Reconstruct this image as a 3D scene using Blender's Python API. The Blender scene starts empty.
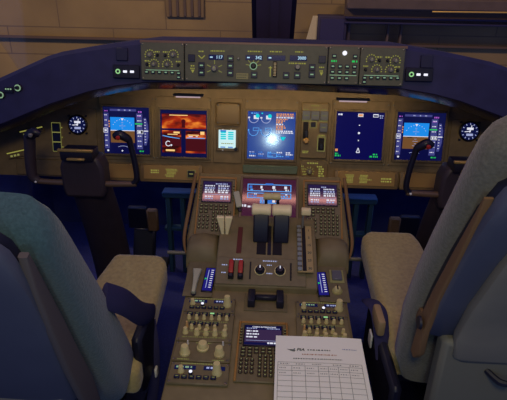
import bpy, bmesh, math, random
from mathutils import Matrix, Vector
rng = random.Random(7)
scene = bpy.context.scene
COL = scene.collection
RAD = math.radians
ZC = 1.42                                   # eye height of the photographer

# ------------------------------------------------------------------ materials
def lin(c):
    c /= 255.0
    return c / 12.92 if c <= 0.04045 else ((c + 0.055) / 1.055) ** 2.4
def rgb(r, g, b): return (lin(r), lin(g), lin(b), 1.0)

MATS = {}
def mat(name, col, rough=0.6, noise=0.0, scale=40.0, bump=0.0, spec=0.4, metal=0.0, sheen=0.0):
    m = bpy.data.materials.new(name); m.use_nodes = True
    nt = m.node_tree; b = nt.nodes['Principled BSDF']
    c = rgb(*col)
    b.inputs['Roughness'].default_value = rough
    b.inputs['Specular IOR Level'].default_value = spec
    b.inputs['Metallic'].default_value = metal
    if sheen: b.inputs['Sheen Weight'].default_value = sheen
    b.inputs['Base Color'].default_value = c
    if noise or bump:
        tc = nt.nodes.new('ShaderNodeTexCoord'); n = nt.nodes.new('ShaderNodeTexNoise')
        n.inputs['Scale'].default_value = scale; n.inputs['Detail'].default_value = 4
        nt.links.new(tc.outputs['Object'], n.inputs['Vector'])
        if noise:
            r = nt.nodes.new('ShaderNodeValToRGB')
            r.color_ramp.elements[0].position = 0.3; r.color_ramp.elements[1].position = 0.7
            r.color_ramp.elements[0].color = tuple(v * (1 - noise) for v in c[:3]) + (1,)
            r.color_ramp.elements[1].color = tuple(min(1, v * (1 + noise)) for v in c[:3]) + (1,)
            nt.links.new(n.outputs['Fac'], r.inputs['Fac']); nt.links.new(r.outputs['Color'], b.inputs['Base Color'])
        if bump:
            bp = nt.nodes.new('ShaderNodeBump'); bp.inputs['Strength'].default_value = bump
            bp.inputs['Distance'].default_value = 0.004
            nt.links.new(n.outputs['Fac'], bp.inputs['Height']); nt.links.new(bp.outputs['Normal'], b.inputs['Normal'])
    MATS[name] = m
    return m
def emis(name, col, k=1.0, rough=0.5, spec=0.0, base=(4, 4, 8)):
    m = bpy.data.materials.new(name); m.use_nodes = True
    b = m.node_tree.nodes['Principled BSDF']
    b.inputs['Base Color'].default_value = rgb(*base)
    b.inputs['Roughness'].default_value = rough
    b.inputs['Specular IOR Level'].default_value = spec
    b.inputs['Emission Color'].default_value = rgb(*col)
    b.inputs['Emission Strength'].default_value = k
    MATS[name] = m
    return m

panel_m = mat('brown_panel_paint', (132, 110, 76), 0.55, 0.12, 30)
panel2_m = mat('brown_module_paint', (124, 103, 68), 0.5, 0.10, 60)
ped_m = mat('pedestal_paint', (122, 110, 76), 0.55, 0.12, 25)
pedtop_m = mat('pedestal_module_paint', (112, 102, 72), 0.5, 0.10, 50)
trim_m = mat('tan_edge_trim', (158, 116, 56), 0.5)
rim_m = mat('brown_rim_paint', (128, 98, 58), 0.5)
mcp_m = mat('grey_control_panel_paint', (92, 94, 72), 0.5, 0.08, 60)
bezel_m = mat('display_bezel', (116, 98, 72), 0.45)
blackbez_m = mat('black_gasket', (26, 24, 34), 0.4)
shield_m = mat('shade_blue_hood_padding', (44, 44, 80), 0.65, 0.15, 18, 0.15)  # blue cast of the shadows put into the base colour
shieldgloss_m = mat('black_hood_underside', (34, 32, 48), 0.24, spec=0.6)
dark_m = mat('black_plastic', (24, 24, 40), 0.45)
btn_m = mat('dark_button_plastic', (24, 26, 58), 0.35)
greybtn_m = mat('smoky_button_plastic', (98, 98, 104), 0.35)
key_m = mat('brown_key_plastic', (62, 50, 40), 0.45)
cream_m = mat('cream_knob_plastic', (205, 192, 132), 0.4)
lever_m = mat('ivory_lever_plastic', (244, 228, 172), 0.4, 0.04, 60)
red_m = mat('red_switch_cap', (168, 40, 30), 0.4)
grey_m = mat('grey_metal', (128, 126, 116), 0.4, metal=0.2)
screw_m = mat('screw_metal', (120, 112, 100), 0.35, metal=0.6)
yoke_m = mat('yoke_brown_paint', (54, 46, 54), 0.5, 0.1, 30)
grip_m = mat('yoke_black_grip', (26, 24, 40), 0.35)
bar_m = mat('yoke_bar_metal', (110, 90, 72), 0.35, metal=0.3)
floor_m = mat('shade_blue_carpet', (44, 50, 108), 0.95, 0.25, 120, 0.3)  # blue of the dark footwell shadows put into the carpet colour
wallin_m = mat('dark_lining', (44, 52, 104), 0.8, 0.15, 12)  # same shadow blue put into the lining colour
foot_m = mat('footwell_frame_paint', (36, 66, 90), 0.6)
pedal_m = mat('pedal_rubber', (112, 84, 58), 0.7, 0.1, 60)
fab_m = mat('teal_grey_seat_fabric', (62, 86, 94), 0.95, 0.18, 160, 0.5, 0.1, sheen=0.3)
fab_lit_m = mat('warm_lit_seat_fabric', (98, 96, 88), 0.95, 0.18, 160, 0.5, 0.1, sheen=0.3)  # same seat fabric, with the warm light on it put into the colour
shell_m = mat('blue_grey_seat_shell', (72, 76, 94), 0.5, 0.06, 10)
shell2_m = mat('grey_seat_lower_shell', (118, 114, 104), 0.55, 0.08, 10)
strip_m = mat('brown_shell_edging', (116, 88, 58), 0.6)
strip2_m = mat('dusty_brown_shell_edging', (84, 78, 78), 0.6)
fleece_m = mat('beige_fleece', (172, 156, 104), 0.95, 0.14, 90, 0.8, 0.1, sheen=0.4)
belt_m = mat('navy_webbing', (40, 38, 76), 0.8, 0.1, 200)
buckle_m = mat('tan_buckle_plastic', (150, 126, 88), 0.5)
paper_m = mat('white_paper', (238, 240, 224), 0.8)
ink_m = mat('grey_ink', (126, 132, 128), 0.9)
inkdark_m = mat('dark_ink', (58, 72, 70), 0.9)
inkred_m = mat('red_ink', (176, 128, 104), 0.9)
inkblue_m = mat('blue_ink', (132, 142, 178), 0.9)
hang_m = None
white_m = mat('white_plastic', (226, 226, 220), 0.4)
yplate_m = mat('yellowish_placard', (150, 148, 92), 0.5)
gold_m = mat('gold_clip_metal', (176, 150, 84), 0.35, metal=0.4)
slot_m = mat('slot_black', (20, 16, 22), 0.7)
wood_red = mat('lever_slot_red', (92, 40, 34), 0.6)
cover_m = mat('blank_cover_paint', (124, 102, 70), 0.5)

E = {}
E['pfd'] = emis('screen_navy_glow', (10, 12, 62), 1, 0.18, 0.5)
E['nd'] = emis('screen_dark_blue_glow', (8, 8, 72), 1, 0.18, 0.5)
E['eicas'] = emis('screen_blue_glow', (0, 46, 132), 1, 0.25, 0.5)
b_ = E['eicas'].node_tree.nodes['Principled BSDF']; b_.inputs['Coat Weight'].default_value = 1; b_.inputs['Coat Roughness'].default_value = 0.11; b_.inputs['Coat IOR'].default_value = 1.7
E['cdu'] = emis('screen_purple_reflection_tint', (30, 18, 58), 1, 0.075, 0.5)  # reddish reflection on the glass put into the emission colour
E['low'] = emis('screen_red_reflection_tint', (60, 18, 38), 1, 0.085, 0.5)  # reflected red put into the screen's own emission
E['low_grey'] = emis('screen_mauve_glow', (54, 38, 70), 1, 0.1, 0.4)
E['sky'] = emis('horizon_sky', (30, 138, 232))
E['ground'] = emis('horizon_ground', (112, 76, 44))
E['tape'] = emis('tape_slate', (64, 66, 128))
E['white'] = emis('symbol_white', (225, 226, 240))
E['dwhite'] = emis('symbol_pale', (160, 168, 210))
E['green'] = emis('symbol_green', (40, 190, 90))
E['magenta'] = emis('symbol_magenta', (170, 90, 200))
E['amber'] = emis('symbol_amber', (226, 150, 90))
E['cyan'] = emis('symbol_cyan', (20, 208, 220))
E['lblue'] = emis('symbol_light_blue', (90, 160, 236))
E['blue'] = emis('symbol_blue', (52, 112, 206))
E['stby'] = emis('standby_pale_glow', (205, 238, 240), 1, 0.2, 0.5)
E['digit'] = emis('digit_pale_blue', (176, 216, 240))
E['window'] = emis('counter_window_black', (10, 14, 58), 1, 0.2, 0.4)
E['leg'] = emis('legend_yellow_green', (140, 138, 66))
E['legdim'] = emis('legend_dim_green', (122, 122, 68))
E['legbtn'] = emis('legend_pale_green', (128, 160, 128))
E['lamp'] = emis('lit_lamp_white', (235, 235, 250), 1.2)
E['lampgreen'] = emis('lit_lamp_green', (150, 210, 140))
E['purple'] = emis('indicator_blue_glow', (30, 26, 112))
E['tube'] = emis('flood_tube_glow', (184, 158, 166), 0.9)
E['keyleg'] = emis('key_legend_glow', (116, 116, 78), 1)

def noise_emis(name, c0, c1, c2, scale):
    m = bpy.data.materials.new(name); m.use_nodes = True
    nt = m.node_tree; b = nt.nodes['Principled BSDF']
    b.inputs['Base Color'].default_value = (0.003, 0.002, 0.002, 1)
    b.inputs['Roughness'].default_value = 0.2
    tc = nt.nodes.new('ShaderNodeTexCoord'); mp = nt.nodes.new('ShaderNodeMapping')
    mp.inputs['Scale'].default_value = (0.55, 1.5, 1)
    n = nt.nodes.new('ShaderNodeTexNoise'); n.inputs['Scale'].default_value = scale; n.inputs['Detail'].default_value = 3
    r = nt.nodes.new('ShaderNodeValToRGB')
    e = r.color_ramp.elements
    e[0].position = 0.40; e[0].color = rgb(*c0); e[1].position = 0.66; e[1].color = rgb(*c2)
    k = e.new(0.53); k.color = rgb(*c1)
    nt.links.new(tc.outputs['Object'], mp.inputs['Vector']); nt.links.new(mp.outputs['Vector'], n.inputs['Vector'])
    nt.links.new(n.outputs['Fac'], r.inputs['Fac']); nt.links.new(r.outputs['Color'], b.inputs['Emission Color'])
    b.inputs['Emission Strength'].default_value = 1
    return m
E['cam1'] = noise_emis('camera_picture_orange', (70, 10, 4), (166, 42, 6), (255, 150, 50), 17)
E['cam2'] = noise_emis('camera_picture_dusk', (50, 8, 8), (140, 28, 10), (250, 128, 40), 19)
E['camdark'] = emis('camera_picture_dark', (70, 16, 24))
E['camhot'] = emis('camera_picture_light', (255, 206, 130))

# ------------------------------------------------------------------ mesh builder
_boxc = {}
def box_geo(sx, sy, sz, bev=0, seg=1):
    key = (round(sx, 5), round(sy, 5), round(sz, 5), round(bev, 5), seg)
    if key not in _boxc:
        bm = bmesh.new(); bmesh.ops.create_cube(bm, size=1)
        bmesh.ops.scale(bm, vec=(sx, sy, sz), verts=bm.verts)
        if bev: bmesh.ops.bevel(bm, geom=list(bm.edges), offset=bev, segments=seg, affect='EDGES', profile=0.5)
        bm.verts.index_update()
        _boxc[key] = ([v.co.copy() for v in bm.verts], [[v.index for v in f.verts] for f in bm.faces]); bm.free()
    return _boxc[key]

class MB:
    def __init__(s): s.v = []; s.f = []; s.m = []; s.mats = []
    def add(s, verts, faces, m, M=None):
        if m not in s.mats: s.mats.append(m)
        k = s.mats.index(m); n = len(s.v)
        s.v += [(M @ Vector(p)) if M else Vector(p) for p in verts]
        for f in faces: s.f.append([n + i for i in f]); s.m.append(k)
        return s
    def box(s, c, d, m, bev=0, seg=1, rz=0, R=None):
        g = box_geo(d[0], d[1], d[2], bev, seg)
        M = Matrix.Translation(c)
        if rz: M = M @ Matrix.Rotation(rz, 4, 'Z')
        if R is not None: M = M @ R
        return s.add(g[0], g[1], m, M)
    def quad(s, x0, y0, x1, y1, z, m):
        return s.add([(x0, y0, z), (x1, y0, z), (x1, y1, z), (x0, y1, z)], [[0, 1, 2, 3]], m)
    def lathe(s, c, prof, m, n=16, R=None):
        V = []; F = []
        for r, h in prof:
            for i in range(n):
                a = 2 * math.pi * i / n; V.append((r * math.cos(a), r * math.sin(a), h))
        for j in range(len(prof) - 1):
            for i in range(n):
                a, b = j * n + i, j * n + (i + 1) % n
                F.append([a, b, b + n, a + n])
        F.append(list(range(n - 1, -1, -1))); F.append([(len(prof) - 1) * n + i for i in range(n)])
        M = Matrix.Translation(c)
        if R is not None: M = M @ R
        return s.add(V, F, m, M)
    def ring(s, c, r0, r1, z, m, n=20, a0=0, a1=2 * math.pi):
        V = []; F = []
        full = abs(a1 - a0 - 2 * math.pi) < 1e-4
        k = n if full else n + 1
        for i in range(k):
            a = a0 + (a1 - a0) * i / n
            V += [(c[0] + r0 * math.cos(a), c[1] + r0 * math.sin(a), z), (c[0] + r1 * math.cos(a), c[1] + r1 * math.sin(a), z)]
        for i in range(n):
            a, b = 2 * i, 2 * ((i + 1) % k)
            F.append([a, a + 1, b + 1, b])
        return s.add(V, F, m)
    def disc(s, c, r, z, m, n=16):
        return s.add([(c[0] + r * math.cos(2 * math.pi * i / n), c[1] + r * math.sin(2 * math.pi * i / n), z) for i in range(n)], [list(range(n))], m)
    def seg(s, p, q, w, z, m):
        p = Vector(p); q = Vector(q); d = (q - p).normalized(); o = Vector((-d.y, d.x)) * w / 2
        return s.add([(*(p + o), z), (*(p - o), z), (*(q - o), z), (*(q + o), z)], [[0, 1, 2, 3]], m)
    def scrib(s, x, y, w, h, z, m, fill=0.72):
        """a line of writing too small to read: a row of short strokes"""
        e = x + w
        while x < e - h * 0.3:
            l = min(h * rng.uniform(0.7, 2.2), e - x)
            s.quad(x, y - h / 2, x + l * fill + h * 0.1, y + h / 2, z, m); x += l + h * 0.25
        return s
    def frame(s, x0, y0, x1, y1, w, z, m):
        s.quad(x0, y0, x1, y0 + w, z, m); s.quad(x0, y1 - w, x1, y1, z, m)
        s.quad(x0, y0 + w, x0 + w, y1 - w, z, m); s.quad(x1 - w, y0 + w, x1, y1 - w, z, m); return s
    def text(s, string, x, y, size, z, m, align='LEFT', shear=0.0, width=None):
        cu = bpy.data.curves.new('writing', 'FONT'); cu.body = string; cu.size = size; cu.align_x = align; cu.align_y = 'CENTER'; cu.shear = shear
        cu.resolution_u = 2; cu.offset = size * 0.02
        o = bpy.data.objects.new('writing', cu); COL.objects.link(o)
        bpy.context.view_layer.update()
        me = bpy.data.meshes.new_from_object(o.evaluated_get(bpy.context.evaluated_depsgraph_get()))
        V = [v.co.copy() for v in me.vertices]; F = [list(p.vertices) for p in me.polygons]
        if width and V:
            xs = [v.x for v in V]; k = width / max(1e-6, max(xs) - min(xs))
            for v in V: v.x *= k
        s.add(V, F, m, Matrix.Translation((x, y, z)))
        bpy.data.objects.remove(o); bpy.data.curves.remove(cu); bpy.data.meshes.remove(me)
        return s
    def sweep(s, pts, radii, m, n=12, sub=4, flat=1.0, side=Vector((1, 0, 0))):
        """a tapering tube through points (Catmull-Rom)"""
        P = [Vector(p) for p in pts]; Q = []; Rr = []
        for i in range(len(P) - 1):
            a = P[max(i - 1, 0)]; b = P[i]; c = P[i + 1]; d = P[min(i + 2, len(P) - 1)]
            for k in range(sub):
                t = k / sub
                Q.append(0.5 * ((2 * b) + (c - a) * t + (2 * a - 5 * b + 4 * c - d) * t * t + (3 * b - a - 3 * c + d) * t ** 3))
                Rr.append(radii[i] + (radii[i + 1] - radii[i]) * t)
        Q.append(P[-1]); Rr.append(radii[-1])
        V = []; F = []; ref = None
        for i, q in enumerate(Q):
            T = (Q[min(i + 1, len(Q) - 1)] - Q[max(i - 1, 0)]).normalized()
            if ref is None:
                ref = T.orthogonal().normalized() if abs(T.dot(side)) > 0.9 else (side - T * T.dot(side)).normalized()
            ref = (ref - T * T.dot(ref)).normalized(); bi = T.cross(ref)
            for j in range(n):
                a = 2 * math.pi * j / n
                V.append(q + ref * math.cos(a) * Rr[i] + bi * math.sin(a) * Rr[i] * flat)
        for i in range(len(Q) - 1):
            for j in range(n):
                a, b = i * n + j, i * n + (j + 1) % n
                F.append([a, b, b + n, a + n])
        F.append(list(range(n - 1, -1, -1))); F.append([(len(Q) - 1) * n + j for j in range(n)])
        return s.add(V, F, m)
    def loft(s, rings, m, cap=True):
        n = len(rings[0]); V = [p for r in rings for p in r]; F = []
        for i in range(len(rings) - 1):
            for j in range(n):
                a, b = i * n + j, i * n + (j + 1) % n
                F.append([a, b, b + n, a + n])
        if cap: F.append(list(range(n - 1, -1, -1))); F.append([(len(rings) - 1) * n + j for j in range(n)])
        return s.add(V, F, m)
    def prism(s, poly, axis, lo, hi, m):
        """extrude a polygon of (a,b); axis 'x': poly is (y,z); axis 'z': poly is (x,y)"""
        n = len(poly)
        mk = (lambda a, b, t: (t, a, b)) if axis == 'x' else (lambda a, b, t: (a, b, t))
        lo_ = lo if callable(lo) else (lambda a, b: lo); hi_ = hi if callable(hi) else (lambda a, b: hi)
        V = [mk(a, b, lo_(a, b)) for a, b in poly] + [mk(a, b, hi_(a, b)) for a, b in poly]
        F = [list(range(n - 1, -1, -1)), list(range(n, 2 * n))] + [[i, (i + 1) % n, (i + 1) % n + n, i + n] for i in range(n)]
        return s.add(V, F, m)
    def build(s, name, parent=None, loc=(0, 0, 0), smooth=40, bevel=0, rot=None, fix=False):
        me = bpy.data.meshes.new(name); me.from_pydata(s.v, [], s.f)
        for m in s.mats: me.materials.append(m)
        me.polygons.foreach_set('material_index', s.m)
        me.polygons.foreach_set('use_smooth', [True] * len(s.f))
        if fix:
            bm = bmesh.new(); bm.from_mesh(me); bmesh.ops.recalc_face_normals(bm, faces=bm.faces); bm.to_mesh(me); bm.free()
        me.update(); me.set_sharp_from_angle(angle=RAD(smooth))
        o = bpy.data.objects.new(name, me); COL.objects.link(o)
        if parent: o.parent = parent
        o.location = loc
        if rot: o.rotation_euler = rot
        if bevel:
            md = o.modifiers.new('edge_round', 'BEVEL'); md.width = bevel; md.segments = 2; md.limit_method = 'ANGLE'
        return o

def part(name, mesh_of, parent, loc=(0, 0, 0), rz=0, label=None):
    """a repeat of a part: shares the mesh of an existing object"""
    o = bpy.data.objects.new(name, mesh_of.data); COL.objects.link(o); o.parent = parent; o.location = loc
    o.rotation_euler = (0, 0, rz)
    if label: o['label'] = label
    return o
def tag(o, label, cat, group=None):
    o['label'] = label; o['category'] = cat
    if group: o['group'] = group
    return o
def struct(o, label=None):
    o['kind'] = 'structure'
    if label: o['label'] = label
    return o
def thing(name, label, cat, M=None, group=None):
    o = bpy.data.objects.new(name, None); COL.objects.link(o); o.empty_display_size = 0.02
    if M is not None: o.matrix_world = M
    return tag(o, label, cat, group)

class Frame:
    """a tilted panel plane: x right, y up along the plane, z out towards the pilots"""
    def __init__(s, o, tilt):
        t = RAD(tilt); U = Vector((1, 0, 0)); V = Vector((0, math.sin(t), math.cos(t))); W = Vector((0, -math.cos(t), math.sin(t)))
        s.M = Matrix(((U.x, V.x, W.x, o[0]), (U.y, V.y, W.y, o[1]), (U.z, V.z, W.z, o[2]), (0, 0, 0, 1)))
    def at(s, u, v, w=0, rz=0): return s.M @ Matrix.Translation((u, v, w)) @ Matrix.Rotation(rz, 4, 'Z')
    def pt(s, u, v, w=0): return s.M @ Vector((u, v, w))
PANEL = Frame((0, 1.93, 0.83), 12)
HOOD = Frame((0, 1.70, 1.136), 12)
SLOPE = Frame((0, 1.58, 0.652), 48)
AFT = Frame((0, 1.10, 0.51), 90)
FUEL = Frame((0, 1.31, 0.558), 55)
DECK = Frame((0, 1.417, 0.609), 70.7)
SIDE = Frame((0, 1.325, 0.524), 79.4)

def interp(tab, x):
    for (a, *va), (b, *vb) in zip(tab, tab[1:]):
        if x <= b:
            t = (x - a) / (b - a); return [p + (q - p) * t for p, q in zip(va, vb)]
    return list(tab[-1][1:])

# ------------------------------------------------------------------ the setting
struct(MB().box((0, 1.0, -0.02), (2.8, 3.4, 0.04), floor_m).build('floor'))
struct(MB().box((-1.33, 1.0, 0.38), (0.04, 3.4, 0.76), wallin_m).build('wall_left'))
struct(MB().box((1.33, 1.0, 0.38), (0.04, 3.4, 0.76), wallin_m).build('wall_right'))
struct(MB().box((0, 2.66, 0.36), (2.62, 0.04, 0.72), wallin_m).build('wall_front'))

# outside: the building in front of the aircraft, lit by lamps
def wall_mat():
    m = bpy.data.materials.new('brown_building_panels'); m.use_nodes = True
    nt = m.node_tree; b = nt.nodes['Principled BSDF']; b.inputs['Roughness'].default_value = 0.8
    tc = nt.nodes.new('ShaderNodeTexCoord')
    n = nt.nodes.new('ShaderNodeTexNoise'); n.inputs['Scale'].default_value = 0.9; n.inputs['Detail'].default_value = 5
    r = nt.nodes.new('ShaderNodeValToRGB')
    r.color_ramp.elements[0].position = 0.3; r.color_ramp.elements[0].color = rgb(122, 98, 62)
    r.color_ramp.elements[1].position = 0.7; r.color_ramp.elements[1].color = rgb(150, 122, 76)
    br = nt.nodes.new('ShaderNodeTexBrick'); br.inputs['Scale'].default_value = 1.0
    br.inputs['Brick Width'].default_value = 1.9; br.inputs['Row Height'].default_value = 0.47
    br.inputs['Mortar Size'].default_value = 0.012; br.inputs['Mortar Smooth'].default_value = 0.4
    br.inputs['Mortar'].default_value = rgb(108, 86, 58)
    nt.links.new(tc.outputs['Object'], n.inputs['Vector']); nt.links.new(n.outputs['Fac'], r.inputs['Fac'])
    mp = nt.nodes.new('ShaderNodeMapping'); mp.inputs['Rotation'].default_value = (RAD(90), 0, 0); mp.inputs['Location'].default_value = (0.3, 0.23, 0)
    mp.inputs['Scale'].default_value = (1, 1, 1)
    sx = nt.nodes.new('ShaderNodeSeparateXYZ'); cb = nt.nodes.new('ShaderNodeCombineXYZ')
    nt.links.new(tc.outputs['Object'], sx.inputs[0]); nt.links.new(sx.outputs['X'], cb.inputs['X']); nt.links.new(sx.outputs['Z'], cb.inputs['Y'])
    nt.links.new(cb.outputs[0], br.inputs['Vector'])
    nt.links.new(r.outputs['Color'], br.inputs['Color1']); nt.links.new(r.outputs['Color'], br.inputs['Color2'])
    nt.links.new(br.outputs['Color'], b.inputs['Base Color'])
    return m
hang_m = wall_mat()
struct(MB().box((0, 9.1, 0.5), (22, 0.2, 9), hang_m).build('hangar_wall'), 'brown panelled building wall outside the windscreen')
MBx = MB(); MBx.box((0, 8.955, 0.30), (22, 0.09, 0.035), mat('brown_ledge', (96, 74, 58), 0.8))
struct(MBx.build('hangar_ledge'), 'long brown ledge along the building wall outside')
for x0, x1 in ((-1.98, -1.86), (-1.78, -1.66), (-1.58, -1.46)):
    pass
t = thing('slatted_vent', 'dark slatted vent high on the building wall left of the post', 'vent', Matrix.Translation((-1.55, 8.97, 0.86)))
MB().box((0, 0, 0), (0.66, 0.05, 0.36), mat('vent_frame', (118, 94, 62), 0.8), 0.01).build('vent_frame', t)
sl = MB().box((0, 0, 0), (0.045, 0.03, 0.32), mat('vent_slat', (88, 70, 58), 0.8), 0.005).build('slat', t, (-0.25, -0.03, 0))
for i in range(1, 5): part('slat', sl, t, (-0.25 + 0.125 * i, -0.03, 0))
# right of the post: box, flap, beams
boxdark_m = mat('dark_cabinet_paint', (58, 48, 66), 0.7, 0.15, 4)
t = thing('wall_cabinet', 'dark square box with a pale slanted flap on the building wall outside', 'box', Matrix.Translation((0.955, 8.82, 0.55)))
MB().box((0, 0, 0), (0.48, 0.35, 0.46), boxdark_m, 0.02).build('body', t)
MB().box((0, -0.185, 0), (0.40, 0.02, 0.38), mat('cabinet_door_paint', (50, 42, 72), 0.6), 0.008).build('door', t)
fl = MB().prism([(-0.20, -0.25), (0.0, -0.25), (0.0, 0.25), (-0.08, 0.25)], 'z', -0.02, 0.02, mat('pale_flap_paint', (200, 178, 132), 0.7)).build('side_flap', t, (-0.245, -0.10, -0.03), rot=(RAD(90), 0, 0), fix=True)
fl['label'] = 'pale slanted flap'
pipe_m = mat('dark_beam_paint', (92, 74, 62), 0.6, 0.15, 5)
t = thing('overhead_beam', 'long dark horizontal beam with rails outside the right windscreen', 'beam', Matrix.Translation((3.2, 8.7, 0.76)))
MB().box((0.1, 0, 0.22), (4.3, 0.30, 0.17), pipe_m, 0.02).build('upper_beam', t)
MB().box((0.1, -0.02, 0.0), (4.3, 0.16, 0.03), mat('dark_rail_paint', (40, 34, 66), 0.6), 0.008).build('rail', t)
MB().box((0.1, -0.02, -0.075), (4.3, 0.16, 0.03), MATS['dark_rail_paint'], 0.008).build('rail', t)
MB().box((0.1, 0.05, 0.03), (4.3, 0.10, 0.24), mat('beam_web', (104, 82, 62), 0.7)).build('web', t)
gp = MB().sweep([(2.5, 8.46, 0.885), (3.6, 8.46, 0.895), (5.4, 8.46, 0.91)], [0.013, 0.013, 0.013], mat('gold_highlight', (214, 168, 80), 0.35, metal=0.3)).build('beam_highlight')  # added rod, its gold stands in for the lit highlight along the beam
tag(gp, 'thin golden rod standing in for a highlight above the dark beam outside', 'pipe')
pl = MB().lathe((0, 0, 0), [(0.035, -3.0), (0.035, 0.62)], pipe_m).build('drain_pipe', loc=(1.25, 8.8, 0.2))
tag(pl, 'thin dark upright pipe beside the dark box outside', 'pipe')
t = thing('pipe_bracket', 'pair of dark upright hangers under the long beam outside', 'bracket', Matrix.Translation((2.02, 8.86, 0.45)))
h = MB().box((0, 0, 0), (0.03, 0.1, 0.42), pipe_m).build('hanger', t, (-0.1, 0, 0)); part('hanger', h, t, (0.12, 0, 0))
MB().box((0.01, 0, -0.21), (0.25, 0.1, 0.03), pipe_m).build('cross_bar', t)

# windscreens and the post between them
glass = bpy.data.materials.new('windscreen_glass'); glass.use_nodes = True
nt = glass.node_tree; nt.nodes.clear()
o_ = nt.nodes.new('ShaderNodeOutputMaterial'); tr = nt.nodes.new('ShaderNodeBsdfTransparent'); gl = nt.nodes.new('ShaderNodeBsdfGlossy'); mx = nt.nodes.new('ShaderNodeMixShader')
tr.inputs['Color'].default_value = (0.93, 0.94, 0.97, 1); gl.inputs['Roughness'].default_value = 0.03; mx.inputs['Fac'].default_value = 0.04
nt.links.new(tr.outputs[0], mx.inputs[1]); nt.links.new(gl.outputs[0], mx.inputs[2]); nt.links.new(mx.outputs[0], o_.inputs['Surface'])
post_m = mat('windscreen_post_paint', (78, 66, 92), 0.6, 0.08, 6)
post2_m = mat('windscreen_post_edge', (30, 26, 60), 0.6)
def pane(x0, x1, name):
    V = []; e = Vector((0, 0.76, 0.65)).normalized() * 0.008
    for x in (x0, x1):
        for y, z in ((2.62, 0.806), (1.80, 1.80)):
            V += [Vector((x, y, z)) - e, Vector((x, y, z)) + e]
    F = [[0, 2, 6, 4], [1, 5, 7, 3], [0, 1, 3, 2], [4, 6, 7, 5], [0, 4, 5, 1], [2, 3, 7, 6]]
    return struct(MB().add(V, F, glass).build(name, fix=True))
pane(-1.30, -0.075, 'window_1'); pane(0.065, 1.30, 'window_2')
up = Vector((0, -0.66, 0.80)).normalized(); nn = Vector((0, -0.80, -0.66)).normalized()   # nn faces the cabin
def post_bar(mb, x0, x1, d0, d1, m):
    V = []
    for k in (-0.1, 1.15):
        base = Vector((0, 2.46, 1.0)) + up * k
        for x in (x0, x1):
            for d in (d0, d1): V.append(Vector((x, 0, 0)) + base + nn * d)
    mb.add(V, [[0, 1, 3, 2], [4, 6, 7, 5], [0, 4, 5, 1], [2, 3, 7, 6], [0, 2, 6, 4], [1, 5, 7, 3]], m)
mb = MB(); post_bar(mb, -0.099, 0.087, -0.03, 0.03, post2_m); post_bar(mb, -0.078, 0.066, 0.03, 0.07, post_m); post_bar(mb, -0.02, 0.015, 0.07, 0.078, post_m)
struct(mb.build('trim_1', fix=True), 'dark centre post between the two windscreens')

# ------------------------------------------------------------------ glareshield
GS = [(0, 1.205, 1.036), (0.44, 1.203, 1.027), (0.55, 1.188, 1.012), (0.64, 1.174, 0.992), (0.73, 1.158, 0.963), (0.78, 1.143, 0.947), (0.95, 1.07, 0.878), (1.03, 1.04, 0.85), (1.29, 0.95, 0.76)]
def hood_y(z, w=0): return 1.70 + (z - 1.136) * 0.2126 - w
shield = thing('glareshield', 'dark padded glareshield hood in shadow blue across the top of the instrument panel', 'glareshield', Matrix.Translation((0, 1.70, 1.1)))
xs = sorted(set([s * v for s in (-1, 1) for v in (0, 0.2, 0.44, 0.47, 0.50, 0.55, 0.60, 0.64, 0.69, 0.73, 0.78, 0.86, 0.95, 1.03, 1.16, 1.29)]))
rings = []; under = []
for x in xs:
    top, lip = interp(GS, abs(x)); fb = lip + 0.041
    off = -0.006
    pts = [(hood_y(top) + 0.012 - off, top), (hood_y(top - 0.012) - off, top - 0.012), (hood_y(fb) - off, fb), (hood_y(fb) + 0.055, lip + 0.008), (1.79, lip), (1.985, lip - 0.004), (2.02, lip + 0.01), (2.30, top - 0.16), (2.30, top - 0.09), (2.0, top - 0.02)]
    rings.append([(x, y - 1.70, z - 1.1) for y, z in pts])
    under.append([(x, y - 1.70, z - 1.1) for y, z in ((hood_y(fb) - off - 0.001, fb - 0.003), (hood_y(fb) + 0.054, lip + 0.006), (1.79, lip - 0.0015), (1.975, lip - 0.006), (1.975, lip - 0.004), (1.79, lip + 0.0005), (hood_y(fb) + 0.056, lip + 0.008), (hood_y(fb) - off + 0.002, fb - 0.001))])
MB().loft(rings, shield_m).build('hood', shield, smooth=35, fix=True)
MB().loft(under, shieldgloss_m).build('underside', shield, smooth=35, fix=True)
# thin brown edge strip along the top of the centre panels
r2 = []
for x in (-0.452, 0, 0.442):
    r2.append([(x, hood_y(z) - 1.70 - w, z - 1.1) for z, w in ((1.197, 0.002), (1.204, 0.002), (1.204, 0.012), (1.197, 0.012))])
MB().loft(r2, mat('brown_top_strip', (120, 92, 74), 0.4)).build('top_strip', shield, fix=True)
# panel joints and recess lines on the wings
for x in (-0.518, 0.512):
    top, lip = interp(GS, abs(x))
    MB().box((x, hood_y(1.156) - 1.70 + 0.003, 1.156 - 1.1), (0.040, 0.010, 0.042), mat('hood_plate_navy', (34, 34, 62), 0.5), 0.002, R=Matrix.Rotation(RAD(-12), 4, 'X')).build('blank_plate', shield)

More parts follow.
